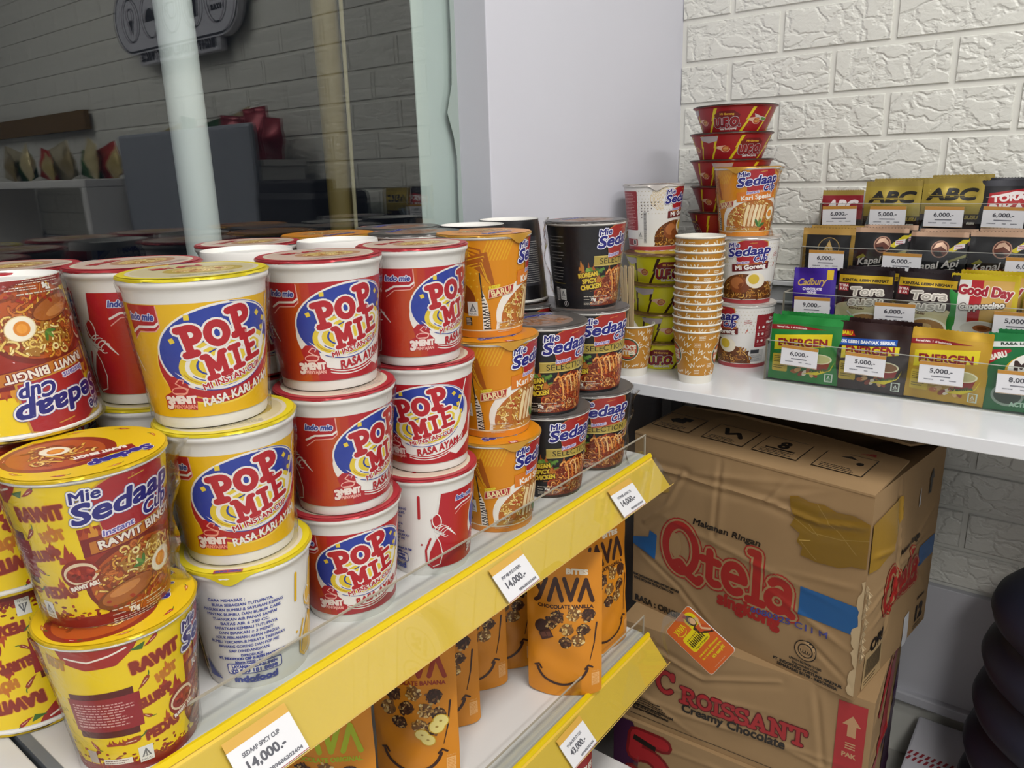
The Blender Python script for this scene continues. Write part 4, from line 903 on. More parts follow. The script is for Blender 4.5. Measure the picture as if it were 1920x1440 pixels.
def torabika(W, H):
    a = Art(); a.rect(-W/2, 0, W/2, H, ink('232226'), 1); a.rect(-W/2, H-8, W/2, H, foil('4a4a50'), 1.4); a.poly([(-24, H-50), (28, H-46), (28, H-10), (-22, H-18)], ink('b02028'), 2)
    a.text('TORA', 2, H-24, 9, ink('f0e6e4'), 3, w=40, bold=.8, rot=6); a.text('BIKA', 2, H-39, 12, ink('f0e6e4'), 3, w=42, bold=.9, rot=3); a.poly([(-26, H-24), (10, H-15), (32, H-17), (12, H-20)], ink('f0e6e4'), 3.4)
    return a
SACH = {
 'energen_green': (.098, .095, lambda W, H: energen('1f7a34', '2f9a48', 'cfc88a', 'Kacang Hijau', W, H), '1f7a34'),
 'energen_brown': (.092, .094, lambda W, H: energen('2a1a1a', '3a2626', '8a5a30', 'Cokelat', W, H, True), '2a1a1a'),
 'energen_gold': (.092, .094, lambda W, H: energen('bf9424', 'c9a030', 'c9bf8a', 'Vanilla', W, H), 'bf9424'),
 'milo': (.090, .098, milo, '156b38'), 'cadbury': (.061, .095, cadbury, '3a1c8f'), 'torasusu': (.075, .096, torasusu, '241417'), 'goodday': (.078, .098, goodday, 'cfa352'),
 'kapal': (.073, .088, kapalapi, '141416'), 'kapal_red': (.073, .086, lambda W, H: kapalapi(W, H, '6a2c20'), '141416'), 'blackgold': (.077, .086, blackgold, '121214'),
 'abc_red': (.062, .078, lambda W, H: abc(W, H, True), '8a1826'), 'abc_gold': (.08, .091, lambda W, H: abc(W, H, False), 'b39c44'), 'torabika': (.066, .09, torabika, '232226')}
def sachet(kind, x, y, z, label, group, rz=0, seed=None, ry=0, lean=.06):
    w, h, fn, back = SACH[kind]; key = 'sachet_'+kind; t = KIND.get(key)
    if t is None:
        sd = sum(map(ord, kind)); t = empty('drink_sachet', 'x', 'sachet'); TH = .0095
        link('pouch', pack_mesh('pouch', w, h, TH, sd, foil(back)), t)
        link('printed_front', fn(w*1000, h*1000).build('printed_front', pillow_fn(w, h, TH, sd, 0, .0005), du=3.2, dv=3.2, unit=.00014), t)
        KIND[key] = t; t['used'] = 0
    if t['used']: t = copy_tree(t)
    else: t['used'] = 1
    t.location = (x, y, z); t.rotation_euler = (-lean, ry, rz); t['label'] = label; t['group'] = group
    return t

# ------------------------------------------------------------------ granola pouches
def yava_art(kind, W, H):
    a = Art(); og = mat('pouch_orange', 'd4861c', .42, 0, .1); ins = ink({'vanilla': '3a1e16', 'banana': '9a3420', 'lime': 'a8b81e'}[kind]); dk = ink('3a1e16')
    a.rect(-W/2, 0, W/2, H, og, 1)
    a.text('BITES', 16, H-25, 6, ink('efe2cc'), 3, w=26, bold=.6); a.slab('YΛVΛ', -1, H-48, 27, ins, 3, .19, w=W-17, gap=.0)
    a.text({'vanilla': 'CHOCOLATE VANILLA', 'banana': 'CHOCOLATE BANANA', 'lime': 'CHOCOLATE ORIGINAL'}[kind], 2, H-69, 4.4, ins, 3, w=W-24, bold=.25)
    r = random.Random(len(kind)); pts = [(-20, H-82, 1), (2, H-80, 0), (24, H-84, 1), (-26, H-99, 0), (-6, H-97, 1), (15, H-99, 0), (28, H-104, 1), (-14, H-114, 1), (8, H-117, 0), (22, H-120, 1)] if kind != 'vanilla' else [(-8, H-82, 1), (12, H-78, 0), (30, H-80, 1), (4, H-98, 0), (24, H-98, 1), (-16, H-90, 1), (2, H-115, 1), (18, H-112, 0)]
    for i, (x, y, d) in enumerate(pts): a.cluster(x, y, 8.6, 3+.01*i, i+3, d)
    if kind == 'banana':
        for x, y in ((26, H-118), (30, H-112), (10, H-128), (16, H-134)): a.ell(x, y, 8.5, 8, ink('cfa62a'), 6); a.ell(x, y, 7.4, 7, ink('e9d884'), 6.3); a.ell(x, y, 1.6, 1.2, ink('a88a3a'), 6.6); y = y
    if kind == 'vanilla':
        a.ell(-27, H-96, 9, 9, dk, 2.6); a.rect(-30, H-112, -14, H-101, ink('4a2a20'), 6, 25); a.rect(-28, H-110, -22, H-104, ink('6b4234'), 6.4, 25); a.rect(-21, H-108, -16, H-102, ink('6b4234'), 6.4, 25)
    a.stroke(arc(-2, 46, 32, 30, 195, 345, 26), 3.4, dk, 4); a.stroke([(-36, 40), (-31, 42), (-28, 37)], 2.4, dk, 4); a.stroke([(26, 38), (30, 43), (35, 40)], 2.4, dk, 4)
    a.stroke([(W/2-6, 100), (W/2-9, 72), (W/2-14, 50)], 2, dk, 4, w1=.8)
    a.rect(W/2-12, 14, W/2-3, 32, ink('e6b070'), 2); a.lines(W/2-11, 30, 8, 9, 1.9, og, 2.4, 3, .8); a.text('HALAL', W/2-7, 34.5, 2, ink('e6b070'), 3)
    return a
def yava_pouch(kind, x, y, z, rz, label, group='granola pouches on the lower shelf', H=.19, lean=.03):
    key = 'yava_'+kind; t = KIND.get(key)
    if t is None:
        W, TH, sd = .092, .030, 5+len(kind); t = empty('granola_pouch', 'x', 'pouch'); m = mat('pouch_orange', 'd4861c', .42, 0, .1)
        bm = bmesh.new(); nx, nz = 30, 56; hh = H*1000
        def gus(u, v, f):                                           # stand-up base: thick at the bottom, sealed flat at the top
            k = 1-np.clip(v/hh, 0, 1)**1.6; return f
        def mk(side, off):
            base = pillow_fn(W, H, .010, sd, 0, off, side)
            def fn(u, v):
                p, n = base(u, v); a = np.clip(1-(2*u/(W*1000))**2, 0, 1); b = TH/2*np.sqrt(a)*(1-np.clip(v/hh, 0, 1))**.85
                p[:, 1] += side*b; n = n.copy(); n[:, 0] += (2*u/(W*500))*.25*(1-np.clip(v/hh, 0, 1)); n[:, 2] += .12
                p[:, 2] += .004*(2*u/(W*1000))**2*np.clip(1-v/25, 0, 1)
                return p, n
            return fn
        uu, vv = np.meshgrid(np.linspace(-W*500, W*500, nx+1), np.linspace(0, hh, nz+1)); gr = []
        for side in (-1, 1):
            p, _ = mk(side, .0001)(uu.ravel(), vv.ravel()); p = p.reshape(nz+1, nx+1, 3); gr.append([[bm.verts.new(q) for q in row] for row in p])
        for s, G in zip((-1, 1), gr):
            for j in range(nz):
                for i in range(nx):
                    q = (G[j][i], G[j][i+1], G[j+1][i+1], G[j+1][i]); bm.faces.new(q if s < 0 else q[::-1])
        A, B = gr; lp = [(0, i) for i in range(nx)]+[(j, nx) for j in range(nz)]+[(nz, i) for i in range(nx, 0, -1)]+[(j, 0) for j in range(nz, 0, -1)]
        for k in range(len(lp)):
            a, b = lp[k], lp[(k+1) % len(lp)]; bm.faces.new((A[b[0]][b[1]], A[a[0]][a[1]], B[a[0]][a[1]], B[b[0]][b[1]]))
        link('pouch', from_bm('pouch', bm, m, 2), t)
        link('printed_front', yava_art(kind, W*1000, H*1000).build('printed_front', mk(-1, .0005), du=3.2, dv=3.2, unit=.00014), t); KIND[key] = t; t['used'] = 0
    if t['used']: t = copy_tree(t)
    else: t['used'] = 1
    t.location = (x, y, z); t.rotation_euler = (-lean, 0, rz); t['label'] = label; t['group'] = group; return t

# ------------------------------------------------------------------ price cards
CARDW = mat('card_white', 'e4e3e6', .45); CARDO = ink('c08a3c')
def price_card(price, label, title=None, w=.0515, h=.030, group='price cards'):
    key = 'card_%s_%s' % (price, title); me = MATS.get(key)
    if me is None:
        a = Art(); W, H = w*1000, h*1000; bk = ink('4a4a52')
        if title:
            a.rect(-W/2, H, W/2, H+7, ink('d3a548'), 1); a.text(title, -2, H-7, 3, ink('6a6a72'), 2, w=30, bold=.15); a.text(price, -2, H-15, 6.4, ink('5a5a62'), 2, w=30, bold=.35); a.text('089686202404', 8, 4.5, 2.4, ink('6a6a72'), 2, w=28, bold=.15)
            a.rect(-W/2, .4, W/2, 1, ink('a85a4a'), 2)
        else:
            a.rect(-W/2, H-4.6, W/2, H, CARDO, 1); a.text(price, 0, H-11.5, 5.6, bk, 2, w=26, bold=.2); a.rect(-11, 10.4, 11, 11.8, ink('77777f'), 2)
            a.lines(-19, 6.6, 14, 1, 1, ink('8a8a92'), 2, 3, 1.3); a.lines(0, 6.6, 6, 1, 1, ink('8a8a92'), 2, 4, 1.3); a.lines(10, 6.6, 9, 1, 1, ink('8a8a92'), 2, 5, 1.3); a.rect(-W/2, .2, W/2, 1, ink('b09a7a'), 2)
        bm = bmesh.new(); box(bm, -w/2, w/2, -.0004, .0004, 0, h); c = from_bm('card', bm, CARDW)
        me = MATS[key] = (c, a.build('card_print', flat_map(.0005), du=None))
    o = link('price_card', me[0]); tag(o, label, 'price card', group); link('card_print', me[1], o); return o
# ------------------------------------------------------------------ the room
CTOP = -.31                                            # counter top
def structure(name, me, **kw):
    o = link(name, me, **kw); o['kind'] = 'structure'; return o
PLASTER = mat('wall_plaster', 'd9dade', .6, noise=dict(scale=9, amt=.03, bump=.05, dist=.002))
TILE = mat('floor_tile', 'b9b6b0', .35, noise=dict(scale=6, amt=.1))
CEILM = mat('ceiling_white', 'e3e3e0', .8)
GREYW = mat('bare_wall_shade_grey', 'a3a4a6', .7, noise=dict(scale=14, amt=.1))
structure('floor', boxmesh('floor', (-1.0, 3.2, -3.0, 1.5, FLOOR-.05, FLOOR), TILE))
structure('ceiling', boxmesh('ceiling', (-1.0, 3.2, -3.0, 1.5, CEIL, CEIL+.05), CEILM))
structure('wall_right', boxmesh('wall', (3.1, 3.15, -3.0, 1.5, FLOOR, CEIL), PLASTER))
structure('wall_front', boxmesh('wall', (-1.0, 3.2, -3.05, -3.0, FLOOR, CEIL), PLASTER))
def brick_wall():
    m = mat('foam_brick', 'e6e5dd', .36); nt = m.node_tree; b = nt.nodes['Principled BSDF']
    tc = nt.nodes.new('ShaderNodeTexCoord'); mp = nt.nodes.new('ShaderNodeMapping'); mp.inputs['Scale'].default_value = (1, 1, 1.35)
    n1 = nt.nodes.new('ShaderNodeTexNoise'); n1.inputs['Scale'].default_value = 22; n1.inputs['Detail'].default_value = 4
    ad = nt.nodes.new('ShaderNodeMixRGB'); ad.inputs[0].default_value = .07
    vo = nt.nodes.new('ShaderNodeTexVoronoi'); vo.feature = 'DISTANCE_TO_EDGE'; vo.inputs['Scale'].default_value = 27
    rp = nt.nodes.new('ShaderNodeMapRange'); rp.inputs['From Max'].default_value = .16; rp.interpolation_type = 'SMOOTHSTEP'
    n2 = nt.nodes.new('ShaderNodeTexNoise'); n2.inputs['Scale'].default_value = 75; n2.inputs['Detail'].default_value = 5; n2.inputs['Distortion'].default_value = .8
    sm = nt.nodes.new('ShaderNodeMath'); sm.operation = 'MULTIPLY_ADD'; sm.inputs[1].default_value = .8
    bp = nt.nodes.new('ShaderNodeBump'); bp.inputs['Strength'].default_value = .5; bp.inputs['Distance'].default_value = .0028
    L = nt.links.new
    L(tc.outputs['Object'], mp.inputs[0]); L(mp.outputs[0], n1.inputs['Vector']); L(mp.outputs[0], ad.inputs[1]); L(n1.outputs['Color'], ad.inputs[2])
    L(ad.outputs[0], vo.inputs['Vector']); L(vo.outputs['Distance'], rp.inputs['Value']); L(mp.outputs[0], n2.inputs['Vector'])
    L(n2.outputs[0], sm.inputs[0]); L(rp.outputs[0], sm.inputs[2]); L(sm.outputs[0], bp.inputs['Height']); L(bp.outputs[0], b.inputs['Normal'])
    mortar = mat('foam_mortar', 'e6e5dd', .5)
    bm = bmesh.new()
    box(bm, -.65, 3.1, 1.35, 1.42, CTOP-.02, CEIL, mi=1)
    box(bm, -.9, 3.1, 1.352, 1.42, FLOOR, CTOP-.0, mi=1)
    def brick(x0, x1, z0, z1):
        x0, x1 = max(x0, -.65), min(x1, 3.09)
        if x1-x0 < .012: return
        e = .0013; y0, y1 = 1.35, 1.3473
        o = [bm.verts.new(p) for p in ((x0, y0, z0), (x1, y0, z0), (x1, y0, z1), (x0, y0, z1))]
        i = [bm.verts.new(p) for p in ((x0+e, y1, z0+e), (x1-e, y1, z0+e), (x1-e, y1, z1-e), (x0+e, y1, z1-e))]
        bm.faces.new((i[0], i[1], i[2], i[3])).material_index = 0
        for k in range(4): bm.faces.new((o[k], o[(k+1) % 4], i[(k+1) % 4], i[k])).material_index = 0
    P, LN, g = .0697, .1715, .0078
    for r in range(-5, 22):
        z0 = .1042+r*P
        if z0+P < -.2: continue
        x = -.5589-(LN/2 if r % 2 else 0)-LN*2
        while x < 3.1: brick(x+g/2, x+LN-g/2, max(z0+g/2, -.199), z0+P-g/2); x += LN
    for r in range(0, 6):
        z1 = -.3475-r*P*1.003
        if z1-P < -.705: break
        x = -.205-(LN/2 if r % 2 else 0)-LN*5
        while x < 3.1: brick(x+g/2, x+LN-g/2, z1-P+g/2, z1-g/2); x += LN
    bm.normal_update()
    structure('wall_back', from_bm('wall_back', bm, [m, mortar]))
brick_wall()
# bare wall strip, its shade painted in as grey, with a white ledge where the brick sheet ends above the counter; white panel and ledge low on the wall
bm = bmesh.new(); box(bm, -.65, 3.0, 1.346, 1.3515, CTOP, -.199); structure('trim_1', from_bm('trim', bm, GREYW))
bm = bmesh.new(); box(bm, -.65, 3.0, 1.338, 1.3455, -.2065, -.199, bev=.001); box(bm, -.65, 3.0, 1.338, 1.3455, -.238, -.2335, bev=.001); box(bm, -.65, 3.0, 1.338, 1.3455, -.31, -.270, bev=.001); structure('trim_2', from_bm('trim', bm, PLASTER))
bm = bmesh.new(); box(bm, -.65, 3.0, 1.338, 1.3515, -.917, -.70, bev=.001); box(bm, -.65, 3.0, 1.325, 1.3515, -.935, -.915, bev=.003); structure('baseboard_back', from_bm('baseboard', bm, mat('low_panel_white', 'cfcfd6', .5)))
# window wall: column at the corner, wall below and above the pane
XW = -.703
bm = bmesh.new()
box(bm, -.7195, -.65, .797, 1.36, FLOOR, CEIL, bev=.0015)
box(bm, -.95, XW-.01, -3.0, .797, FLOOR, -.80); box(bm, -.95, XW-.01, -3.0, .797, 1.25, CEIL); box(bm, -.95, XW-.01, -3.0, -1.2, -.80, 1.25)
structure('wall_left', from_bm('wall_left', bm, mat('column_paint', 'd8d8e2', .55, noise=dict(scale=7, amt=.03, bump=.06, dist=.003))))
wn = empty('window_1', None, None); wn['kind'] = 'structure'
link('glass_pane', boxmesh('glass_pane', (XW-.006, XW, -1.2, .797, -.80, 1.25), clear('window_glass', 'f8fbfa', 1.78, .0)), wn)
bm = bmesh.new(); box(bm, XW-.0090, XW-.0075, .728, .797, -.80, 1.25); structure('trim_3', from_bm('trim', bm, mat('jamb_pale_green', 'e2ece8', .5, noise=dict(scale=5, amt=.06))))
bm = bmesh.new(); r = random.Random(8)
pts = [(.7925, -.8)]+[(.789+r.uniform(-.0012, .0012), z) for z in np.linspace(-.7, .02, 7)]+[(.786, .045), (.7755, .075), (.7865, .11)]+[(.7895+r.uniform(-.001, .001), z) for z in np.linspace(.15, 1.2, 9)]+[(.797, 1.2), (.797, -.8)]
f = bm.faces.new([bm.verts.new((XW+.0004, y, z)) for y, z in pts]); e = bmesh.ops.extrude_face_region(bm, geom=[f]); bmesh.ops.translate(bm, vec=(.0008, 0, 0), verts=[v for v in e['geom'] if isinstance(v, bmesh.types.BMVert)])
tag(link('sealing_tape', from_bm('sealing_tape', bm, mat('tape_grey_green', 'a3b0aa', .5))), 'grey green strip of tape peeling along the edge of the window', 'tape')
# outside the pane: white drain pipe, thin brown post with a cable
def pole(name, x, y, r, m, label, cat, dy=0):
    bm = bmesh.new(); tube(bm, [(x, y, FLOOR), (x, y+dy/2, .3), (x, y+dy, 1.5)], r, 24); o = link(name, from_bm(name, bm, m, True)); tag(o, label, cat); return o
p = pole('drain_pipe', -.815, .474, .0195, mat('pvc_white', 'e8ecec', .4), 'thick white pipe standing outside behind the dark window', 'pipe', .01)
pole('brown_post', -.90, .752, .018, mat('post_brown', '7d6a3c', .6), 'narrow brown post outside behind the dark window', 'post')
bm = bmesh.new(); tube(bm, [(-.87, .753+.006*math.sin(3*z), z) for z in np.linspace(FLOOR, 1.5, 24)], .0028, 8)
tag(link('hanging_cable', from_bm('hanging_cable', bm, mat('cable_cream', 'b5a888', .5), True)), 'thin pale cable hanging beside the brown post outside the window', 'cable')
area('pipe_fill_light', (-1.4, .2, 1.2), .2, .2, 2.0, (.9, .95, 1), (-.8, .5, .2))  # added fill light, unseen, brightens the white pipe behind the pane

# ------------------------------------------------------------------ noodle shelf
ZS, ZL, ZB = -.365, -.633, -.872                        # upper, lower and bottom boards
STEEL = mat('shelf_enamel', 'e2e0de', .35, noise=dict(scale=30, amt=.04, stretch=(1, .05, 1)))
EDGE = mat('shelf_edge_grey', '6f747a', .4)
RAILY = mat('rail_yellow', 'ecc448', .35, 0, .3); RAILB = mat('rail_ridge_yellow', 'e9c912', .35, 0, .3)
ACRY = clear('acrylic', 'f8faf9', 1.45, .02); ACRE = mat('acrylic_edge', 'aaa292', .3); COVE = mat('cover_edge', 'c9a95a', .3)
def shelf_unit(y0, y1, label, neighbour=False):
    t = empty('store_shelf', label, 'shelf', (0, 0, 0))
    for z in (ZS, ZL, ZB):
        bm = bmesh.new(); box(bm, -.698, -.4385, y0, y1, z-.022, z, bev=.0012); link('shelf_board', from_bm('shelf_board', bm, STEEL), t)
        if z == ZB: continue
        bm = bmesh.new(); dx = 0 if z == ZS else .0037
        prof = [(-.4385, -.0005), (-.4372, .0032), (-.4345, .0034), (-.4325, -.0012), (-.4338, -.0020), (-.4058, -.0362), (-.4068, -.0374), (-.4370, -.0040), (-.4385, -.006)]
        A = [bm.verts.new((x+dx, y0+.002, z+zz)) for x, zz in prof]; B = [bm.verts.new((x+dx, y1, z+zz)) for x, zz in prof]
        bm.faces.new(A); bm.faces.new(B[::-1])
        for i in range(len(prof)):
            fc = bm.faces.new((A[i], B[i], B[(i+1) % len(prof)], A[(i+1) % len(prof)])); fc.material_index = 1 if i in (0, 1, 2, 3) else 0
        bmesh.ops.recalc_face_normals(bm, faces=bm.faces[:])
        rl = link('price_rail', from_bm('price_rail', bm, [RAILY, RAILB]), t)
        bm = bmesh.new()
        for s0, s1, m_ in ((.004, .0445, 0), (.0445, .0453, 1)):
            q = [(-.4342+dx+.6645*s+.0022*.747, z-.0010-.7472*s+.0022*.664) for s in (s0, s1)]; q2 = [(x+.0005, zz+.0004) for x, zz in q[::-1]]
            a_ = [bm.verts.new((x, y0+.002, zz)) for x, zz in q+q2]; b_ = [bm.verts.new((x, y1+.003, zz)) for x, zz in q+q2]
            for i in range(4): bm.faces.new((a_[i], b_[i], b_[(i+1) % 4], a_[(i+1) % 4])).material_index = m_
        link('clear_cover', from_bm('clear_cover', bm, [ACRY, COVE]), rl)
        gp = link('front_guard', boxmesh('front_guard', (-.4425+dx, -.4412+dx, y0+.06, y1-.003, z, z+.0285), ACRY), t)
        bm = bmesh.new(); box(bm, -.4427+dx, -.4410+dx, y0+.06, y1-.002, z+.0275, z+.0288); box(bm, -.4427+dx, -.4410+dx, y1-.0042, y1-.0025, z, z+.0285)
        link('guard_edge', from_bm('guard_edge', bm, ACRE), gp)
    bm = bmesh.new(); box(bm, -.700, -.690, y0+.004, y0+.03, FLOOR, ZS); box(bm, -.700, -.690, y1-.03, y1-.004, FLOOR, ZS); link('upright_post', from_bm('upright_post', bm, EDGE), t)
    link('back_panel', boxmesh('back_panel', (-.7005, -.697, y0, y1, FLOOR+.04, ZS-.02), STEEL), t)
    link('kick_plate', boxmesh('kick_plate', (-.47, -.46, y0, y1, FLOOR, ZB-.02), EDGE), t)
    if not neighbour: link('board_end', boxmesh('board_end', (-.698, -.44, y0-.006, y0+.0005, ZS-.03, ZS+.001), EDGE), t)
    return t
shelf_unit(.137, .845, 'white store shelf with yellow price rails carrying the noodle cups and granola pouches')
gp = shelf_unit(-.55, .128, 'white shelf board at the lower left corner, beyond the grey board end', True)
# bottom board guard and tall can
bm = bmesh.new(); box(bm, -.4425, -.4412, .2, .842, ZB, ZB+.0285); link('front_guard', from_bm('front_guard', bm, ACRY), [o for o in SC.objects if o.name.startswith('store_shelf')][0])

# cards on the rails
def rail_card(price, title, y, z, label, dx=0, tw=0):
    o = price_card(price, label, title); s = .0432
    X, Z = Vector((0, 1, 0)), Vector((-.6645, 0, .7472)); Yv = Z.cross(X)
    m = Matrix((X, Yv, Z)).transposed().to_4x4(); m.translation = Vector((-.4338+dx+.6645*s+.0033*.747, y, z-.0020-.7472*s+.0033*.664)); o.matrix_world = m @ Matrix.Rotation(math.radians(tw), 4, 'Y')
rail_card('14,000.-', 'SEDAAP SPICY CUP', .239, ZS, 'white price card reading 14,000 at the bottom left of the upper yellow rail', tw=-1)
rail_card('14,000.-', 'POP MIE POS DI FIEPK', .525, ZS, 'white price card reading 14,000 in the middle of the upper yellow rail', tw=-2)
rail_card('14,000.-', 'POPMIE AYAM 75', .747, ZS, 'white price card reading 14,000 near the far end of the upper yellow rail', tw=1)
rail_card('43,000.-', 'YV GRA BITE CV 125G', .629, ZL, 'white price card reading 43,000 on the lower yellow rail', .0037, -2)

# ------------------------------------------------------------------ cups on the shelf
H = .1025; Z0, Z1, Z2 = ZS, ZS+H, ZS+2*H
LT = {'pop_red': 172, 'pop_yellow': 172, 'rawit': 110, 'kari': -20, 'korean': 185, 'goreng': -48}
def C(kind, x, y, z, phi, label, **kw):
    t = place_cup(kind, x, y, z, phi, label, **kw)
    for c in t.children:
        if c.name.startswith('lid'): c.rotation_euler = (0, 0, math.radians(LT[kind]))
    return t
C('rawit', -.477, .184, Z0, 80, 'yellow spicy noodle cup on the board at lower left, dark red text panel in front', wrap=0)
C('rawit', -.487, .185, Z1, 20, 'upright yellow spicy noodle cup in crinkled film, egg and noodle picture facing out, left', wrap=1)
C('rawit', -.583, .160, Z0, -75, 'upside-down yellow spicy noodle cup on the board at the left edge', inv=True)
C('rawit', -.585, .162, Z1, -50, 'upside-down yellow spicy cup at the left edge, middle of its upturned stack', inv=True)
C('rawit', -.579, .187, Z2, 43, 'upside-down yellow spicy cup at the top left with its lettering on its head', inv=True, wrap=2)
C('pop_yellow', -.483, .283, Z0, 172, 'noodle cup with a yellow lid turned to its white side of cooking steps')
C('pop_yellow', -.484, .282, Z1, 15, 'yellow curry noodle cup in the middle of its stack, under the topmost yellow one', wrap=0)
C('pop_yellow', -.491, .277, Z2, 17, 'topmost yellow curry noodle cup with a blue oval and red lettering', wrap=1)
C('pop_red', -.489, .384, Z0, 17, 'red noodle cup standing on the board just right of the white cooking steps cup')
C('pop_red', -.483, .381, Z1, 48, 'red noodle cup in the middle of the stack next to the yellow cups', wrap=0)
C('pop_red', -.490, .383, Z2, 26, 'topmost red noodle cup right beside the topmost yellow cup', wrap=1)
C('pop_red', -.485, .481, Z0, 117, 'red noodle cup on the board turned so its white side and red spoon outline show')
C('pop_red', -.487, .487, Z1, 0, 'red noodle cup with centred oval logo, middle of the stack beside the orange cups')
C('pop_red', -.483, .479, Z2, 50, 'topmost red noodle cup beside the orange cups', wrap=1)
C('kari', -.485, .587, Z0, 44, 'orange curry noodle cup standing on the shelf board')
C('kari', -.491, .594, Z1, 44, 'orange curry noodle cup in the middle of the shelf stack')
C('kari', -.501, .599, Z2, 66, 'topmost orange curry noodle cup on the shelf, its logo cut by the edge')
C('korean', -.488, .690, Z0, 31, 'black spicy noodle cup on the board next to the lowest orange cup')
C('korean', -.486, .681, Z1, 28, 'black spicy noodle cup topping the stack of two beside the orange cups')
C('korean', -.488, .790, Z0, 8, 'black spicy noodle cup on the board at the far end of the shelf', wrap=1)
C('korean', -.491, .784, Z1, 20, 'black spicy noodle cup, second of the three at the far end of the shelf')
C('korean', -.497, .785, Z2, 49, 'topmost black noodle cup at the far end of the shelf, small print facing out', wrap=2)
# second row
C('pop_red', -.584, .282, Z2, 55, 'red noodle cup behind the topmost yellow cup with its spoon outline showing', wrap=0)
C('pop_yellow', -.581, .283, Z1, -150, 'white-backed noodle cup behind the middle yellow cup, only its rim showing')
B2 = 'second row behind the front noodle cups'
C('pop_red', -.580, .378, Z2, 20, 'upturned red noodle cup whose white base shows behind the topmost yellow cup', inv=True, group=B2)
C('pop_red', -.578, .475, Z2, 20, 'upturned red noodle cup whose white base shows right behind the topmost red cup', inv=True, group=B2)
C('korean', -.578, .578, Z2, 60, 'black lidded noodle cup peeping out behind the topmost red and orange cups', group=B2)
C('korean', -.582, .676, Z2, 40, 'upturned black noodle cup peeping out behind the topmost orange cup, nearer the window', inv=True, group=B2)
C('korean', -.600, .768, Z2, 150, 'upturned black noodle cup in loose film between the topmost orange and black cups', inv=True, wrap=0, group=B2)
hid = dict(group='noodle cups hidden behind the front stacks')
HL = 'noodle cup in the rear rows hidden behind the front stacks'
for y, k in ((.283, 'pop_yellow'), (.381, 'pop_red'), (.478, 'pop_red'), (.576, 'kari'), (.674, 'korean'), (.772, 'korean')):
    for z in (Z0, Z1):
        if (y, z) == (.283, Z1): continue
        C(k, -.583, y, z, 30, HL, **hid)
for y, k, lb in ((.222, 'pop_red', 'red lidded cup in the rear row behind the upside-down yellow cup'), (.429, 'pop_red', 'red lidded cup in the rear row behind the white upturned bases'), (.526, 'kari', 'brown lidded cup in the rear row against the dark window'), (.628, 'korean', 'dark lidded cup in the rear row just left of the pale window strip')):
    for z in (Z0, Z1): C(k, -.654, y, z, 60, HL, inv=True, **hid)
    C(k, -.654, y, Z2, 60, lb, group='rear row against the window')

# ------------------------------------------------------------------ pouches, can, tag
PL = ZL
yava_pouch('vanilla', -.463, .681, PL, math.radians(30), 'chocolate vanilla orange pouch standing alone at the front of the lower shelf')
yava_pouch('vanilla', -.472, .783, PL, math.radians(74), 'orange pouch at the far end of the lower shelf, behind the front chocolate vanilla one')
yava_pouch('banana', -.513, .470, PL, math.radians(30), 'orange pouch with banana slices at the front left of the lower shelf')
yava_pouch('vanilla', -.549, .546, PL, math.radians(38), 'orange pouch right behind the banana pouch')
yava_pouch('vanilla', -.563, .617, PL, math.radians(44), 'orange pouch second behind the banana pouch')
yava_pouch('vanilla', -.560, .674, PL, math.radians(38), 'orange pouch deepest in the row behind the banana pouch')
yava_pouch('lime', -.502, .345, PL, math.radians(34), 'orange pouch with lime green letters at the bottom edge of the picture')
bm = bmesh.new(); lathe(bm, [(.030, 0), (.036, .001), (.0365, .004), (.0365, .176), (.0375, .178), (.0375, .184), (.034, .185)], 48, cap0=True, cap1=True)
t = empty('chip_can', 'red crisp can on the bottom shelf under the lower yellow rail', 'can', (-.4605, .672, ZB), (0, 0, math.radians(72)))
link('can_body', from_bm('can_body', bm, ink('a8202a'), True), t)
bm = bmesh.new(); lathe(bm, [(.0378, .178), (.0383, .180), (.0383, .187), (.037, .1885)], 48, cap1=True); link('plastic_lid', from_bm('plastic_lid', bm, mat('lid_plastic', 'd8d8dc', .3), True), t)
a = Art(); a.rect(-60, 2, 60, 176, ink('a8202a'), 1); a.text('PRINGLES', 0, 144, 10, ink('efe6da'), 3, w=46, bold=.9, out=((1.5, ink('7a1418'), 2.5),)); a.text('ORIGINAL', 2, 127, 5.5, ink('efe6da'), 3, w=36, bold=.6, out=((2, ink('8a161c'), 2.6),)); a.ell(0, 70, 30, 34, ink('d8a23a'), 2)
link('printed_label', a.build('printed_label', cone_map(.0365, .0365, .18)[0]), t)

t = empty('shelf_tag', 'orange promotional card on a clear strip at the end of the lower yellow rail', 'shelf tag', (-.367, .872, -.632))
ux = Vector((.032, 0, .054)).normalized(); uz = Vector((-.0765, 0, .0345)).normalized(); uz = (uz-ux*uz.dot(ux)).normalized(); uy = uz.cross(ux)
t.matrix_world = Matrix.Translation((-.367, .872, -.632)) @ Matrix((ux, uy, uz)).transposed().to_4x4()
a = Art(); og = ink('d9662a'); ye = ink('e9d81c'); a.rect(-31.5, -41.5, 31.5, 41.5, ink('e8d8c8'), .5, 0, 5); a.rect(-31, -41, 31, 41, og, 1, 0, 5)
a.slab('YΛVΛ', -11, 28, 7.5, ye, 2, .2, w=22, gap=.02); a.stroke(arc(-11, 24, 9, 5, 200, 340, 12), 1.2, ye, 2)
a.rect(-22, -7, 20, 17, ye, 1.6, 0, 5); a.poly([(4, 10), (20, 10), (27, 24), (24, 34), (14, 36), (6, 26)], ye, 1.7); a.ell(16, 26, 11, 11, ye, 1.7)
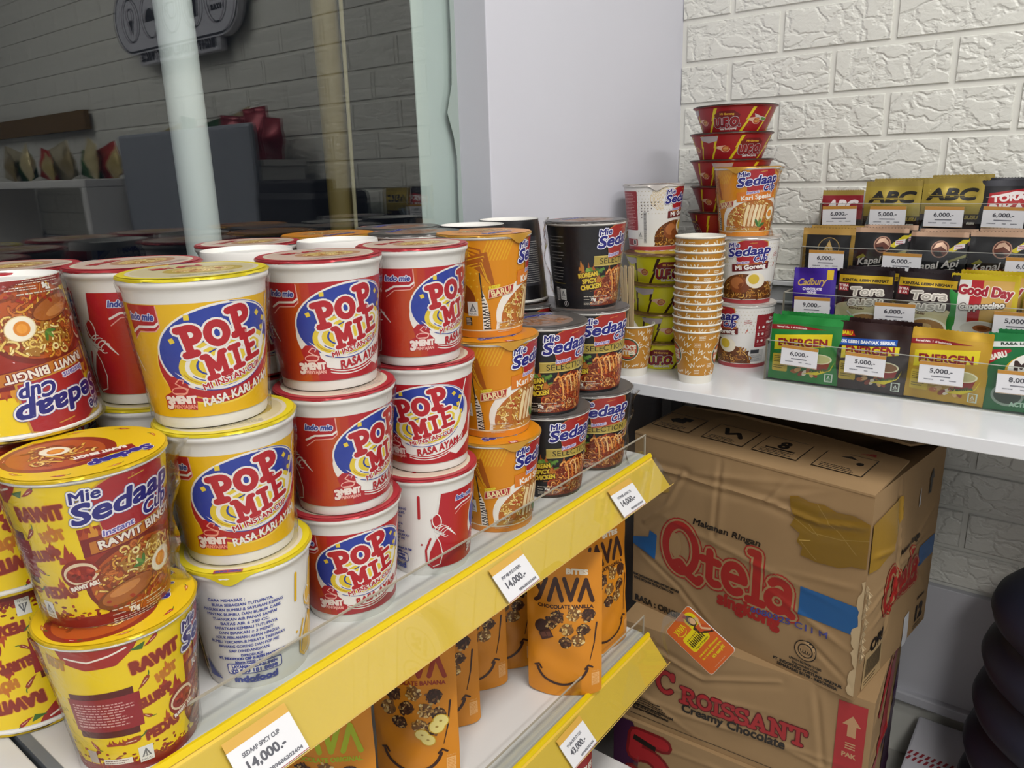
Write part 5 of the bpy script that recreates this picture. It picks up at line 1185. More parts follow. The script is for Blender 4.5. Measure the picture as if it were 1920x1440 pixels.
for i in range(9): a.rect(-17+3.5*i, -1, -15.2+3.5*i, 8, ink('2a2018'), 2.4); a.ell(-16+3.5*i, 10.4, 1.2, 1.3, ink('8a6a1c'), 2.4, n=8); a.stroke([(-16.8+3.5*i, -1), (-18+3.5*i, 4)], .6, ink('2a2018'), 2.4)
a.text('9 out of 10 people', 0, -4, 2.6, ink('5a4a10'), 2.4, w=30, bold=.1)
a.poly([(8, 8), (26, 8), (30, -6), (18, 0), (14, 18), (7, 16)], ink('3a2018'), 2); a.ell(15, 25, 6.5, 9, ink('3a2018'), 2.2, 10); a.ell(16, 24, 4.6, 6, ink('e0b890'), 2.6, 10); a.poly([(12, 16), (22, 15), (30, 6), (26, -2), (18, 4), (12, 6)], ink('c9542a'), 2.7); a.stroke([(28, 0), (19, 9), (24, 19)], 3, ink('e0b890'), 3.2); a.ell(24, 21, 3, 3.4, ink('d9c08a'), 3.5); a.text('♥', 12, 34, 4, ink('b02028'), 3.5)
a.text('rave about it, deliciousness', 2, -14, 3, ye, 2, w=46, bold=.15); a.text('the 1 remaining person agrees', 2, -19.6, 3, ye, 2, w=46, bold=.15); a.text("it's tasty!!!", 9, -26.4, 4.2, ye, 2, w=28, bold=.3); a.text('terms and conditions', -2, -37, 1.4, ink('efc8a8'), 2, w=26)
bm = bmesh.new(); q = arc(26, 36, 5, 5, 0, 90, 5)+arc(-26, 36, 5, 5, 90, 180, 5)+arc(-26, -36, 5, 5, 180, 270, 5)+arc(26, -36, 5, 5, 270, 360, 5)
A = [bm.verts.new((x/1000*1.015, -.0004, z/1000*1.012)) for x, z in q]; B = [bm.verts.new((x/1000*1.015, .0004, z/1000*1.012)) for x, z in q]; bm.faces.new(A); bm.faces.new(B[::-1])
for i in range(len(q)): bm.faces.new((A[i], B[i], B[(i+1) % len(q)], A[(i+1) % len(q)]))
bmesh.ops.recalc_face_normals(bm, faces=bm.faces[:]); link('tag_card', from_bm('tag_card', bm, CARDW), t); link('card_print', a.build('card_print', flat_map(.0006), du=None), t)
bm = bmesh.new(); inv = t.matrix_world.inverted(); P = [(-.405, .852, -.660), (-.412, .850, -.632), (-.413, .853, -.611), (-.405, .860, -.602), (-.392, .868, -.603), (-.375, .8735, -.612)]
rows = []
for i, p in enumerate(P):
    d = Vector((.6645, 0, -.7472))*.006 if i < 2 else Vector((.15, 0, -1)).normalized()*.007
    rows.append([bm.verts.new(inv @ (Vector(p)+d)), bm.verts.new(inv @ (Vector(p)-d))])
for a_, b_ in zip(rows, rows[1:]): bm.faces.new((a_[0], a_[1], b_[1], b_[0]))
link('clear_strip', from_bm('clear_strip', bm, clear('wobbler_strip', 'e8e6e0', 1.6, .1, base=.08), 2), t)
# ------------------------------------------------------------------ counter and what stands on it
bm = bmesh.new(); box(bm, -.649, .99, .972, 1.3365, CTOP-.0175, CTOP, bev=.0012)
t = empty('wall_counter', 'white counter board along the brick wall carrying cups and the sachet rack', 'counter')
link('counter_board', from_bm('counter_board', bm, mat('counter_laminate', 'e9eaee', .22, 0, .3)), t)
for x in (-.64, .55): link('support_panel', boxmesh('support_panel', (x, x+.02, 1.285, 1.335, FLOOR, CTOP-.0175), GREYW), t)
# bowls: yellow stack in front, tall red stack on yellow ones by the column
YP = .0455
for i, (ph, lb) in enumerate(((0, 'yellow noodle bowl standing on the white counter, lowest of its stack'), (52, 'yellow noodle bowl second from the bottom of the stack on the counter'), (40, 'yellow noodle bowl third from the bottom of the stack on the counter'), (8, 'topmost yellow noodle bowl in the stack, right under the white cup'))):
    place_bowl('yellow', -.5539+.002*(i % 2), 1.1052, CTOP+i*YP, ph, lb, YP/.0405, 'yellow noodle bowls')
C('goreng', -.5853, 1.1267, CTOP+4*YP+.0004, 54, 'white noodle cup with a red text panel on top of the yellow bowls')
RP = .0398; RX, RY = -.4955, 1.2195
for i in range(5): place_bowl('yellow', RX, RY, CTOP+i*RP, 70, 'yellow noodle bowl hidden under the tall red stack', RP/.0405, 'bowls under the red stack')
for i, (ph, lb) in enumerate(((150, 'lowest red noodle bowl of the tall stack, partly behind the orange cup'), (62, 'second lowest red noodle bowl, between the white cup and the orange cup'), (56, 'red noodle bowl in the middle of the tall stack, just above the orange cup'), (34, 'second highest red noodle bowl of the tall stack'), (-12, 'topmost red noodle bowl of the tall stack against the white column'))):
    place_bowl('red', RX+.0015*(i-2)*(-1)**i, RY-.001*i, CTOP+(5+i)*RP, ph, lb, RP/.0405, 'red noodle bowls')
# cups at the right of the bowls
C('goreng', -.4436, 1.1713, CTOP, -62, 'white noodle cup on the counter with a red steps panel, under the other white one')
C('goreng', -.4420, 1.1690, CTOP+H, -8, 'white noodle cup under the orange one on the counter, fried egg picture showing')
C('kari', -.4480, 1.1640, CTOP+2*H, 2, 'orange curry noodle cup topping the white cups on the counter', wrap=1)
# nested paper cups
place_paper(-.4619, 1.0347, CTOP, -78, 'brown patterned paper cup at the bottom of the nested stack', 'nested paper cups')
ORD = ['second', 'third', 'fourth', 'fifth', 'sixth', 'seventh', 'eighth', 'ninth', 'tenth', 'eleventh', 'twelfth', 'thirteenth']
for k in range(1, 14):
    place_paper(-.4619+.0004*math.sin(k*2.1), 1.0347+.0004*math.cos(k*1.7), CTOP+.01035*k, -78+25*k, 'brown patterned paper cup topping the nested stack' if k == 13 else 'brown paper cup nested %s from the bottom of the stack' % ORD[k-1], 'nested paper cups')
place_paper(-.5628, 1.0215, CTOP, -14, 'single brown patterned paper cup with wooden sticks in it', 'single paper cup')
stick = None
WOOD = mat('birch_wood', 'cdb48a', .6, noise=dict(scale=30, amt=.2, stretch=(1, 1, .06)))
for i, (dx, dy, ax, ay, lb) in enumerate(((-.016, .004, -2, -5.5, 'leftmost'), (-.012, -.003, 1, -4.8, 'second from left'), (-.008, .006, -3, -4.0, 'third from left'), (-.004, -.004, 1, -3.4, 'fourth from left'), (.0, .005, -2, -2.8, 'fifth from left'), (.004, -.002, 1, -2.2, 'rightmost'))):
    bm = bmesh.new(); q = [(-.003, 0), (.003, 0), (.003, .157), (.002, .160), (-.002, .160), (-.003, .157)]
    A = [bm.verts.new((x, -.0006, z)) for x, z in q]; B = [bm.verts.new((x, .0006, z)) for x, z in q]; bm.faces.new(A); bm.faces.new(B[::-1])
    for k in range(6): bm.faces.new((A[k], B[k], B[(k+1) % 6], A[(k+1) % 6]))
    bmesh.ops.recalc_face_normals(bm, faces=bm.faces[:])
    if stick is None: stick = from_bm('stirring_stick', bm, WOOD)
    else: bm.free()
    tag(link('stirring_stick', stick, None, (-.5628+dx*.6, 1.0215+dy*.6, CTOP+.0062), (math.radians(ax), math.radians(ay), -.45+.05*i)), '%s of the wooden sticks in the single paper cup' % lb, 'stirring stick', 'wooden stirring sticks')

# ------------------------------------------------------------------ clear sachet rack
LIPY, LIPZ = (1.088, 1.151, 1.219, 1.300), (-.2488, -.1872, -.1253, -.0637); RX0, RX1 = -.3765, .04
t = empty('sachet_rack', 'clear acrylic four step rack of drink sachets on the white counter', 'rack', (0, 0, 0))
for k in range(4):
    yb = LIPY[k+1] if k < 3 else 1.333; z0 = LIPZ[k]-.0612
    bm = bmesh.new(); box(bm, RX0, RX1, LIPY[k], LIPY[k]+.002, z0, LIPZ[k]); box(bm, RX0, RX1, LIPY[k]+.002, yb, z0, z0+.002)
    st = link('tray_step', from_bm('tray_step', bm, ACRY), t)
    bm = bmesh.new(); box(bm, RX0, RX1, LIPY[k]-.0002, LIPY[k]+.0022, LIPZ[k]-.0005, LIPZ[k]+.0002); box(bm, RX0, RX1, LIPY[k]-.0002, LIPY[k]+.0022, z0, z0+.0012)
    link('tray_edge', from_bm('tray_edge', bm, mat('rack_edge', 'b4b4ac', .3)), st)
    bm = bmesh.new()
    for x in (RX0, RX1-.002): box(bm, x, x+.002, LIPY[k]+.002, yb, z0+.002, LIPZ[k])
    sd = link('side_panel', from_bm('side_panel', bm, ACRY), t)
    bm = bmesh.new(); box(bm, RX0-.0002, RX0+.0022, LIPY[k], yb, LIPZ[k]-.0012, LIPZ[k]+.0002); box(bm, RX0-.0002, RX0+.0022, LIPY[k], LIPY[k]+.0015, z0, LIPZ[k]); link('panel_edge', from_bm('panel_edge', bm, ACRE), sd)
bm = bmesh.new()
for k in range(1, 4): box(bm, RX0, RX0+.002, LIPY[k], 1.333, CTOP, LIPZ[k]-.0612); box(bm, RX1-.002, RX1, LIPY[k], 1.333, CTOP, LIPZ[k]-.0612)
link('leg_panel', from_bm('leg_panel', bm, ACRY), t)
FL = [z-.0592 for z in LIPZ]
def S(kind, tier, xc, label, grp, n=1, rz=0, ry=0, dz=0, step=.0125, back=None, dy=0):
    for i in range(n):
        lb = label if i == 0 else (back or 'another %s sachet standing behind the front one in the clear rack' % label.split(' sachet')[0])
        sachet(kind, xc+(.009 if i % 2 else 0)*(1 if n > 1 else 0), LIPY[tier]+.0095+dy+step*i, FL[tier]+.001+dz+.0035*i, lb, grp, rz+.03*i, ry=ry)
gr = 'drink sachets on the clear rack'
S('energen_green', 0, -.324, 'green cereal drink sachet at the left end of the bottom step', gr, 2, back='green cereal drink sachet poking up behind the front green one', rz=.02)
S('energen_brown', 0, -.2335, 'dark brown cereal drink sachet on the bottom step', gr, 2, back='dark brown cereal drink sachet poking up behind the front brown one', rz=-.02)
S('energen_gold', 0, -.1425, 'golden yellow cereal drink sachet on the bottom step', gr, 1, ry=.02)
S('milo', 0, -.051, 'green malt drink sachet with a white oval on the bottom step, cut by the frame', gr, 2, rz=-.03, ry=-.06, back='green malt drink sachet poking up behind the front one, cut by the frame')
S('cadbury', 1, -.334, 'purple chocolate drink sachet on the second step', gr, 1, ry=-.03)
S('torasusu', 1, -.2655, 'brown and cream milk coffee sachet right beside the purple one', gr, 2, back='milk coffee sachet poking up behind the one next to the purple sachet')
S('torasusu', 1, -.1885, 'brown and cream milk coffee sachet left of the cappuccino sachet', gr, 2, ry=.03, back='milk coffee sachet poking up behind the one left of the cappuccino')
S('goodday', 1, -.1195, 'tan cappuccino sachet with a green white and red stripe', gr, 2, back='cappuccino sachet poking up behind the front one, yellow top showing')
S('blackgold', 1, -.036, 'dark sachet on the second step at the right edge of the picture', gr, 1)
S('blackgold', 2, -.340, 'black sachet with gold edges and a gold emblem on the third step', gr, 2, back='black and gold sachet behind the one with the emblem')
S('kapal', 2, -.2655, 'black coffee sachet next to the gold emblem one on the third step', gr, 2, back='black coffee sachet behind the one next to the gold emblem')
S('kapal', 2, -.1895, 'middle black coffee sachet on the third step, set lower than its neighbours', gr, 2, dz=-.004, back='black coffee sachet poking up behind the lower middle one')
S('kapal_red', 2, -.1145, 'black coffee sachet with a reddish lower half on the third step', gr, 2, back='black coffee sachet behind the reddish one')
S('kapal_red', 2, -.036, 'reddish coffee sachet on the third step cut by the picture edge', gr, 1)
S('abc_red', 3, -.3455, 'small dark red coffee sachet at the left end of the top step', gr, 1)
S('abc_gold', 3, -.2725, 'gold and black coffee sachet next to the small red one on the top step', gr, 2, back='gold coffee sachet behind the one next to the small red sachet')
S('abc_gold', 3, -.1915, 'gold and black coffee sachet beside the black and red one on the top step', gr, 2, dz=.004, back='gold coffee sachet behind the one beside the black and red sachet')
S('torabika', 3, -.1225, 'black coffee sachet with a red label on the top step', gr, 2, back='black sachet behind the red labelled one on the top step')
for xc, k, ti in ((-.045, 'abc_gold', 3),):
    S(k, ti, xc, 'gold coffee sachet at the right end of the top step, past the picture edge', gr, 1)
for tier, xs in ((3, ((-.345, '6,000.-', 'under the small red coffee sachet'), (-.2745, '5,000.-', 'under the left gold coffee sachet'), (-.198, '6,000.-', 'under the right gold coffee sachet'), (-.123, '6,000.-', 'under the black coffee sachet with the red label'))),
                 (2, ((-.3375, '6,000.-', 'under the black sachet with the gold emblem'), (-.2325, '6,000.-', 'between the left two black coffee sachets'), (-.079, '6,000.-', 'at the right end of the third step'))),
                 (1, ((-.333, '9,000.-', 'in front of the purple chocolate sachet'), (-.221, '6,000.-', 'between the two milk coffee sachets'), (-.077, '5,000.-', 'beside the cappuccino sachet'))),
                 (0, ((-.3275, '6,000.-', 'in front of the green cereal sachet'), (-.239, '5,000.-', 'in front of the dark brown cereal sachet'), (-.146, '5,000.-', 'in front of the golden cereal sachet'), (-.0585, '8,000.-', 'in front of the green malt sachet')))):
    for x, pr, lb in xs:
        o = price_card(pr, 'price card reading %s %s' % (pr.rstrip('.-').replace(',', ' '), lb)); o.location = (x, LIPY[tier]-.0008, LIPZ[tier]-.0345); o.rotation_euler = (0, math.radians(random.Random(x).uniform(-1.5, 1.5)), 0)
# ------------------------------------------------------------------ cartons under the counter
KRAFT = mat('kraft_board', 'a2835c', .75, noise=dict(scale=24, amt=.14, bump=.12, dist=.003))
KRAFTD = mat('kraft_torn', 'c2ab86', .85)
TAPE = clear('brown_tape_film', 'e8c98a', 1.45, .12, .5, 35)
CREASE = {3: [[(0, 262), (40, 248), (120, 247), (170, 249), (228, 250), (300, 240), (364, 254)], [(152, 298), (150, 240), (146, 170)], [(228, 250), (250, 284), (262, 298)], [(300, 60), (364, 20)], [(90, 250), (60, 190), (20, 150)], [(20, 96), (90, 60), (150, 10)]], 4: [[(90, 298), (110, 180), (100, 60)], [(200, 120), (268, 60)]], 9: [[(20, 150), (140, 120), (250, 160)], [(300, 170), (320, 40)]]}
def pdist(u, v, P):
    m = np.full_like(u, 1e9, float)
    for (a, b), (c, d) in zip(P, P[1:]):
        L = (c-a)**2+(d-b)**2; t = np.clip(((u-a)*(c-a)+(v-b)*(d-b))/L, 0, 1); m = np.minimum(m, np.hypot(u-a-t*(c-a), v-b-t*(d-b)))
    return m
def dent(seed, W, H, k=1):
    g = random.Random(seed); b = [(g.uniform(.1, .9)*W, g.uniform(.1, .9)*H, g.uniform(30, 70), g.uniform(-.003, .003)*k) for _ in range(9)]; cr = [(g.uniform(0, W), g.uniform(H*.2, H), g.uniform(-.5, .5), g.uniform(60, 150)) for _ in range(6)]
    def d(u, v):
        s = np.zeros_like(u, float)
        for x, y, r, h in b: s = s+h*np.exp(-((u-x)**2+(v-y)**2)/r**2)
        for x, y, a, L in cr:
            du, dv = (u-x)*math.cos(a)+(v-y)*math.sin(a), -(u-x)*math.sin(a)+(v-y)*math.cos(a); s = s+.0018*k*np.exp(-(dv/4.5)**2)*np.exp(-(du/L)**2)
        for i, P in enumerate(CREASE.get(seed, ())):
            q = pdist(u, v, P); s = s+(.0022*np.exp(-(q/4)**2)-.0016*np.exp(-((q-6)/7)**2))*(1 if i % 2 == 0 else -.7)
        e = np.clip(np.minimum(np.minimum(u, W-u), np.minimum(v, H-v))/30, 0, 1)
        return s*e
    return d
def carton(name, label, o, rz, W, D, Hh, fart, sart, seed, top=None):
    """o: front left bottom corner; faces are dented grids, print follows the dents"""
    t = empty('cardboard_box', label, 'box', o, (0, 0, rz), 'cardboard boxes under the counter')
    df, ds = dent(seed, W*1000, Hh*1000), dent(seed+1, D*1000, Hh*1000)
    def fF(off):
        def fn(u, v):
            e = .5; y = lambda a, b: -(df(a, b)+off)
            n = np.stack([(y(u+e, v)-y(u-e, v))/(.002*e), -np.ones_like(u), (y(u, v+e)-y(u, v-e))/(.002*e)], -1)
            return np.stack([u/1000, y(u, v), v/1000], -1), n
        return fn
    def fS(off):
        def fn(u, v):
            e = .5; x = lambda a, b: ds(a, b)+off
            n = np.stack([np.ones_like(u), -(x(u+e, v)-x(u-e, v))/(.002*e), -(x(u, v+e)-x(u, v-e))/(.002*e)], -1)
            return np.stack([W+x(u, v), u/1000, v/1000], -1), n
        return fn
    bm = bmesh.new()
    def grid(fn, w, h, nx, nz, flip):
        uu, vv = np.meshgrid(np.linspace(0, w*1000, nx+1), np.linspace(0, h*1000, nz+1)); p, _ = fn(uu.ravel(), vv.ravel()); p = p.reshape(nz+1, nx+1, 3)
        G = [[bm.verts.new(q) for q in row] for row in p]
        for j in range(nz):
            for i in range(nx):
                q = (G[j][i], G[j][i+1], G[j+1][i+1], G[j+1][i]); bm.faces.new(q)
        return G
    grid(fF(0), W, Hh, 130, 110, 0); grid(fS(0), D, Hh, 90, 110, 0)
    vs = [bm.verts.new(p) for p in ((0, 0, 0), (0, D, 0), (W, D, 0), (W, 0, 0), (0, 0, Hh), (0, D, Hh), (W, D, Hh), (W, 0, Hh))]
    for q in ((0, 1, 2, 3), (0, 4, 5, 1), (1, 5, 6, 2)): bm.faces.new([vs[i] for i in q])
    if top is None: bm.faces.new([vs[i] for i in (4, 7, 6, 5)])
    bmesh.ops.remove_doubles(bm, verts=bm.verts[:], dist=1e-6); bmesh.ops.recalc_face_normals(bm, faces=bm.faces[:])
    me = from_bm('box_walls', bm, KRAFT, 2); me.set_sharp_from_angle(angle=math.radians(40)); link('box_walls', me, t)
    link('front_print', fart.build('front_print', fF(.0007), du=4, dv=4, unit=.0002), t)
    if sart: link('side_print', sart.build('side_print', fS(.0007), du=4, dv=4, unit=.0002), t)
    return t, fF, fS
bk = ink('231d18'); qr = ink('a02a26'); bl = ink('1f5a94')
# top box
f = Art(); f.text('Makanan Ringan', 166, 182, 9.5, bk, 2, w=108, bold=.5, shear=.2)
def qtela(a, cx, cy, h, w, l=2):
    o = ((h*.075, qr, l), (h*.045, ink('a2835c'), l+.6)); a.slab('Qtela', cx, cy, h, qr, l+1.2, .18, o, w=w, gap=.04, hs=(1.12, .86, 1, 1.05, 1))
    a.ell(cx-w*.395, cy+h*.09, w*.045, h*.30, ink('a2835c'), l+2)
qtela(f, 167, 124, 70, 216); f.text('singkong', 207, 72, 20, qr, 3, w=98, bold=1.6)
f.text('6080325 C11 M', 268, 79, 9, ink('4a4a8c'), 4.4, w=112, bold=.3, rot=3)
f.rect(281, 97, 364, 139, bl, 2); f.poly([(0, 118), (30, 127), (32, 139), (46, 135), (44, 92), (0, 106)], bl, 2)
f.text('RASA : ORIGINAL', 62, 10, 10, bk, 2, w=110, bold=.8); f.text('BAIK DIGUNAKAN SEBELUM TEST BEFORE', 46, 52, 3.6, bk, 2, w=88, bold=.35); f.text('KODE PRODUKSI PRODUCTION CODE', 42, 46, 3.6, bk, 2, w=76, bold=.35)
f.ell(296, 45, 16, 16, bk, 2); f.ell(296, 45, 14.6, 14.6, ink('a2835c'), 2.3); f.ell(296, 45, 11, 11, bk, 2.6); f.ell(296, 45, 9.4, 9.4, ink('a2835c'), 2.9); [f.stroke(arc(291+3.4*i, 45, 2, 4, 180, 360, 8), 1, bk, 3.2) for i in range(4)]; f.text('HALAL', 296, 40.4, 2.2, bk, 3.2)
f.text('LPPOM 0010000101285', 297, 25, 3.4, bk, 2, w=46, bold=.2); f.text('Diproduksi Oleh :', 299, 19.6, 3.4, bk, 2, w=40, bold=.2); f.text('PT. INDOFOOD FORTUNA MAKMUR', 300, 13.6, 4.2, bk, 2, w=98, bold=.35); f.text('SEMARANG 50198 - INDONESIA', 300, 7.4, 4.2, bk, 2, w=86, bold=.35)
s = Art(); s.text('Makanan Ringan', 150, 176, 8, bk, 2, w=76, bold=.4, shear=.2, rot=2); qtela(s, 132, 128, 56, 136); s.rect(200, 118, 264, 150, bl, 1.4); s.text('12', 232, 32, 24, bk, 2, w=28, bold=2); s.text('KEMASAN', 232, 58, 4.6, bk, 2, bold=.3); s.lines(214, 12, 36, 2, 5, bk, 2, 3, 2)
s.poly([(218, 228), (228, 228), (228, 250), (233, 250), (223, 268), (213, 250), (218, 250)], bk, 2); s.rect(22, 4, 88, 62, ink('b59a70'), 1.4); s.text('ORI', 60, 66, 17, bk, 2, w=46, bold=1.4); [s.rect(28+2.1*i, 20, 28.9+2.1*i+(i % 3)*.35, 50, bk, 2) for i in range(26)]; s.lines(28, 14, 52, 2, 5, bk, 2, 4, 2); s.poly([(168, 8), (186, 26), (190, 6), (184, -2), (170, -2)], ink('d8d8dc'), 3); s.poly([(168, 4), (190, 4), (188, 50), (172, 46)], ink('d8d8dc'), 3.2)
s.poly([(176, 222), (182, 224), (180, 240), (178, 252), (175, 238)], ink('d8d8dc'), 3)
cb, fF, fS = carton('q', 'large torn cardboard box with big red lettering, topmost under the counter', (-.5424, 1.0008, -.6955), math.radians(-8), .365, .268, .2985, f, s, 3, top=True)
# torn paper edge at the front right corner, tape over the corner
a = Art(); g = random.Random(4); L = [(363+g.uniform(-6, 2), z) for z in range(8, 180, 7)]; a.poly([(x-g.uniform(1, 5), z) for x, z in L]+[(365, 180), (365, 8)], KRAFTD, 2.6); link('torn_edge', a.build('torn_edge', fF(.0014), du=4, dv=4), cb)
bm = bmesh.new(); g = random.Random(6)
for i in range(12):
    z = .06+.0095*i+g.uniform(-.002, .002); x, y = .3655+g.uniform(-.001, .003), -.002+g.uniform(-.003, .001); w = g.uniform(.004, .009)
    q = [(x, y, z), (x+w*.6, y-w*.6, z+.003), (x+w, y-w*.2, z+.009), (x+.001, y+.001, z+.012)]; bm.faces.new([bm.verts.new(p) for p in q]); bm.faces.new([bm.verts.new((p[0], p[1]+.0012, p[2])) for p in q[::-1]])
link('torn_paper', from_bm('torn_paper', bm, KRAFTD), cb)
a = Art(); tm = mat('brown_packing_tape', 'b88f38', .24, 0, .6, noise=dict(scale=40, amt=.12, bump=.15, dist=.0015, stretch=(1, 1, 1.6)))
a.poly([(259, 268), (270, 271), (286, 266), (304, 268), (322, 262), (342, 264), (364, 258), (364, 196), (346, 194), (330, 186), (300, 183), (278, 186), (280, 198), (272, 205), (276, 218), (262, 226), (268, 240), (260, 252)], tm, 3)
for q in (((262, 240), (292, 224), (330, 226), (364, 236)), ((296, 266), (312, 244), (330, 232), (350, 212)), ((284, 236), (300, 222)), ((278, 206), (292, 192), (300, 186)), ((276, 208), (290, 212))): a.stroke(q, 1.1, mat('tape_crease', 'cca85a', .2, 0, .5), 4); link('packing_tape', a.build('packing_tape', fF(.0018), du=3, dv=3), cb)
a = Art(); a.poly([(2, 250), (60, 236), (66, 214), (40, 206), (2, 214)], mat('old_packing_tape', 'a8863e', .4, 0, .3), 3); link('packing_tape', a.build('packing_tape', fF(.0018), du=3, dv=3), cb)
a = Art(); a.poly([(1, 258), (96, 268), (104, 240), (78, 196), (30, 186), (1, 190)], tm, 3); link('packing_tape', a.build('packing_tape', fS(.0018), du=3, dv=3), cb)
# top flaps: front one almost closed, far one standing up a little
def flap(pts, nm, art=None):
    bm = bmesh.new(); A = [bm.verts.new(p) for p in pts]; B = [bm.verts.new((x, y, z-.003)) for x, y, z in pts]; bm.faces.new(A); bm.faces.new(B[::-1])
    for i in range(len(pts)): bm.faces.new((A[i], B[i], B[(i+1) % len(pts)], A[(i+1) % len(pts)]))
    bmesh.ops.recalc_face_normals(bm, faces=bm.faces[:]); o = link(nm, from_bm(nm, bm, KRAFT), cb)
    if art: link('flap_print', art, o)
Hq = .2985
fz = lambda y: Hq+.010*math.sin(min(1, y/.13)*PI/2)
flap([(0, -.001, Hq), (.365, -.001, Hq), (.362, .12, fz(.12)), (.25, .128, fz(.13)+.004), (.1, .131, fz(.13)+.008), (.004, .128, fz(.13)+.002)], 'box_flap')
a = Art()
for i, x in enumerate((40, 130, 212, 300)):
    a.rect(x-34, 34, x+34, 92, bk, 2); a.rect(x-32.6, 35.4, x+32.6, 90.6, KRAFT, 2.3)
    if i == 0: a.rect(x-14, 60, x+8, 74, bk, 2.6); a.rect(x-4, 70, x+14, 82, bk, 2.6); a.poly([(x-20, 66), (x-8, 78), (x-8, 56)], bk, 2.6)
    if i == 1: a.stroke([(x-16, 80), (x-6, 62), (x+8, 72), (x+18, 58)], 7, bk, 2.6)
    if i == 2: a.text('8', x, 70, 22, bk, 2.6, bold=1.6); a.rect(x-22, 52, x+22, 56, bk, 2.6)
    if i == 3: a.poly([(x-12, 78), (x, 86), (x+12, 78)], bk, 2.6); a.ell(x+18, 68, 5, 5, bk, 2.6, n=10)
    a.lines(x-26, 48, 50, 3, 4.4, bk, 2.6, i, 2)
a.text('Qtela', 300, 108, 12, qr, 2, w=50, bold=.8); a.text('Qtela', 200, 110, 12, qr, 2, w=50, bold=.8)
def ftop(u, v): return np.stack([u/1000, v/1000, Hq+.010*np.sin(np.minimum(1, v/130)*PI/2)+.0006], -1), np.stack([u*0, -.1+u*0, 1+u*0], -1)
link('flap_print', a.build('flap_print', ftop, du=None, dv=8), cb)
flap([(0, .268, Hq), (.365, .268, Hq), (.352, .150, Hq+.022), (.25, .142, Hq+.038), (.1, .140, Hq+.036), (.02, .150, Hq+.030)], 'box_flap')
flap([(0, .004, Hq-.004), (0, .264, Hq-.004), (.085, .25, Hq-.02), (.085, .02, Hq-.02)], 'box_flap'); flap([(.365, .004, Hq-.004), (.365, .264, Hq-.004), (.28, .25, Hq-.02), (.28, .02, Hq-.02)], 'box_flap')
# middle box
f = Art(); Hc = .1765; red2 = ink('a5282c')
f.slab('C', 72+22-15, 176.5-86, 36, red2, 3, .2, ((1.6, ink('5a1416'), 2),)); f.slab('ROISSANT', 200, 176.5-96, 25, red2, 3, .22, ((1.6, ink('5a1416'), 2),), w=188, gap=.06)
f.text('Creamy Chocolate', 187, 176.5-118, 13, bk, 3, w=156, bold=.7)
f.rect(309+22, -.0, 368, 165, red2, 2); f.poly([(338, 130), (345, 130), (345, 112), (356, 112), (356, 130), (362, 130), (350.5, 146)], ink('b98f68'), 2.6); [f.rect(344, 100-4*i, 357, 102-4*i, ink('b98f68'), 2.6) for i in range(3)]; f.text('PAK', 350, 82, 7, ink('b98f68'), 2.6, bold=.5)
f.lines(26, 44, 60, 6, 4.4, bk, 2, 3, 1.8); f.text('BAIK DIGUNAKAN SEBELUM', 60, 30, 4, bk, 2, w=70, bold=.3); f.text('SUHU / TEMPERATURE', 56, 22, 4, bk, 2, w=62, bold=.3)
f.ell(0+14, 96, 30, 34, red2, 2); f.ell(14, 98, 24, 27, ink('a2835c'), 2.3); f.ell(10, 100, 16, 20, red2, 2.6); f.stroke(arc(16, 74, 22, 8, 180, 380, 14), 3, red2, 3); f.rect(20, 10, 300, 11, bk, 1.5)
s = Art(); s.poly([(20, 20), (70, 40), (130, 120), (190, 168), (250, 172), (250, 130), (180, 80), (110, 30), (60, 4), (20, 4)], red2, 2); s.poly([(30, 140), (90, 168), (150, 170), (60, 110)], red2, 2.1); s.poly([(120, 4), (200, 60), (255, 90), (255, 4)], ink('4a2452'), 2.2)
for x, y in ((150, 165), (158, 150), (140, 40), (150, 20), (232, 166)): s.poly([(x-7, y-4), (x, y+5), (x+8, y+2), (x+4, y-5), (x-2, y-2)], ink('d8c01e'), 3)
carton('c', 'middle cardboard box with red pastry lettering and a red stripe', (-.5305, .9410, -.8722), math.radians(3.3), .3755, .262, Hc, f, s, 9)
# bottom box
f = Art(); pu = ink('42203f')
f.poly([(0, 60), (0, 186), (34, 186), (50, 150), (40, 60)], pu, 1.4); f.slab('5', 62, 118, 92, red2, 2.4, .24, ((5, ink('7a1c1e'), 2),)); f.text('8', 150, 112, 62, red2, 2, bold=4); f.rect(36, 150, 76, 160, bk, 3.4, -12)
f.text('MAX. 9 TUMPUK', 290, 168, 12, bk, 2, w=100, bold=.9); f.rect(236, 96, 346, 156, bk, 2); f.rect(238, 98, 344, 154, KRAFT, 2.3); f.text('Dapat disusun', 286, 146, 6, bk, 2.6, bold=.3)
s = Art(); s.poly([(40, 0), (140, 120), (200, 186), (262, 186), (262, 0)], pu, 2); s.poly([(150, 40), (170, 60), (180, 30)], ink('d8c01e'), 3)
carton('b', 'lowest cardboard box, on the floor, with a big red figure 5', (-.5365, .934, -1.0598), math.radians(3.0), .380, .266, .1872, f, s, 15)
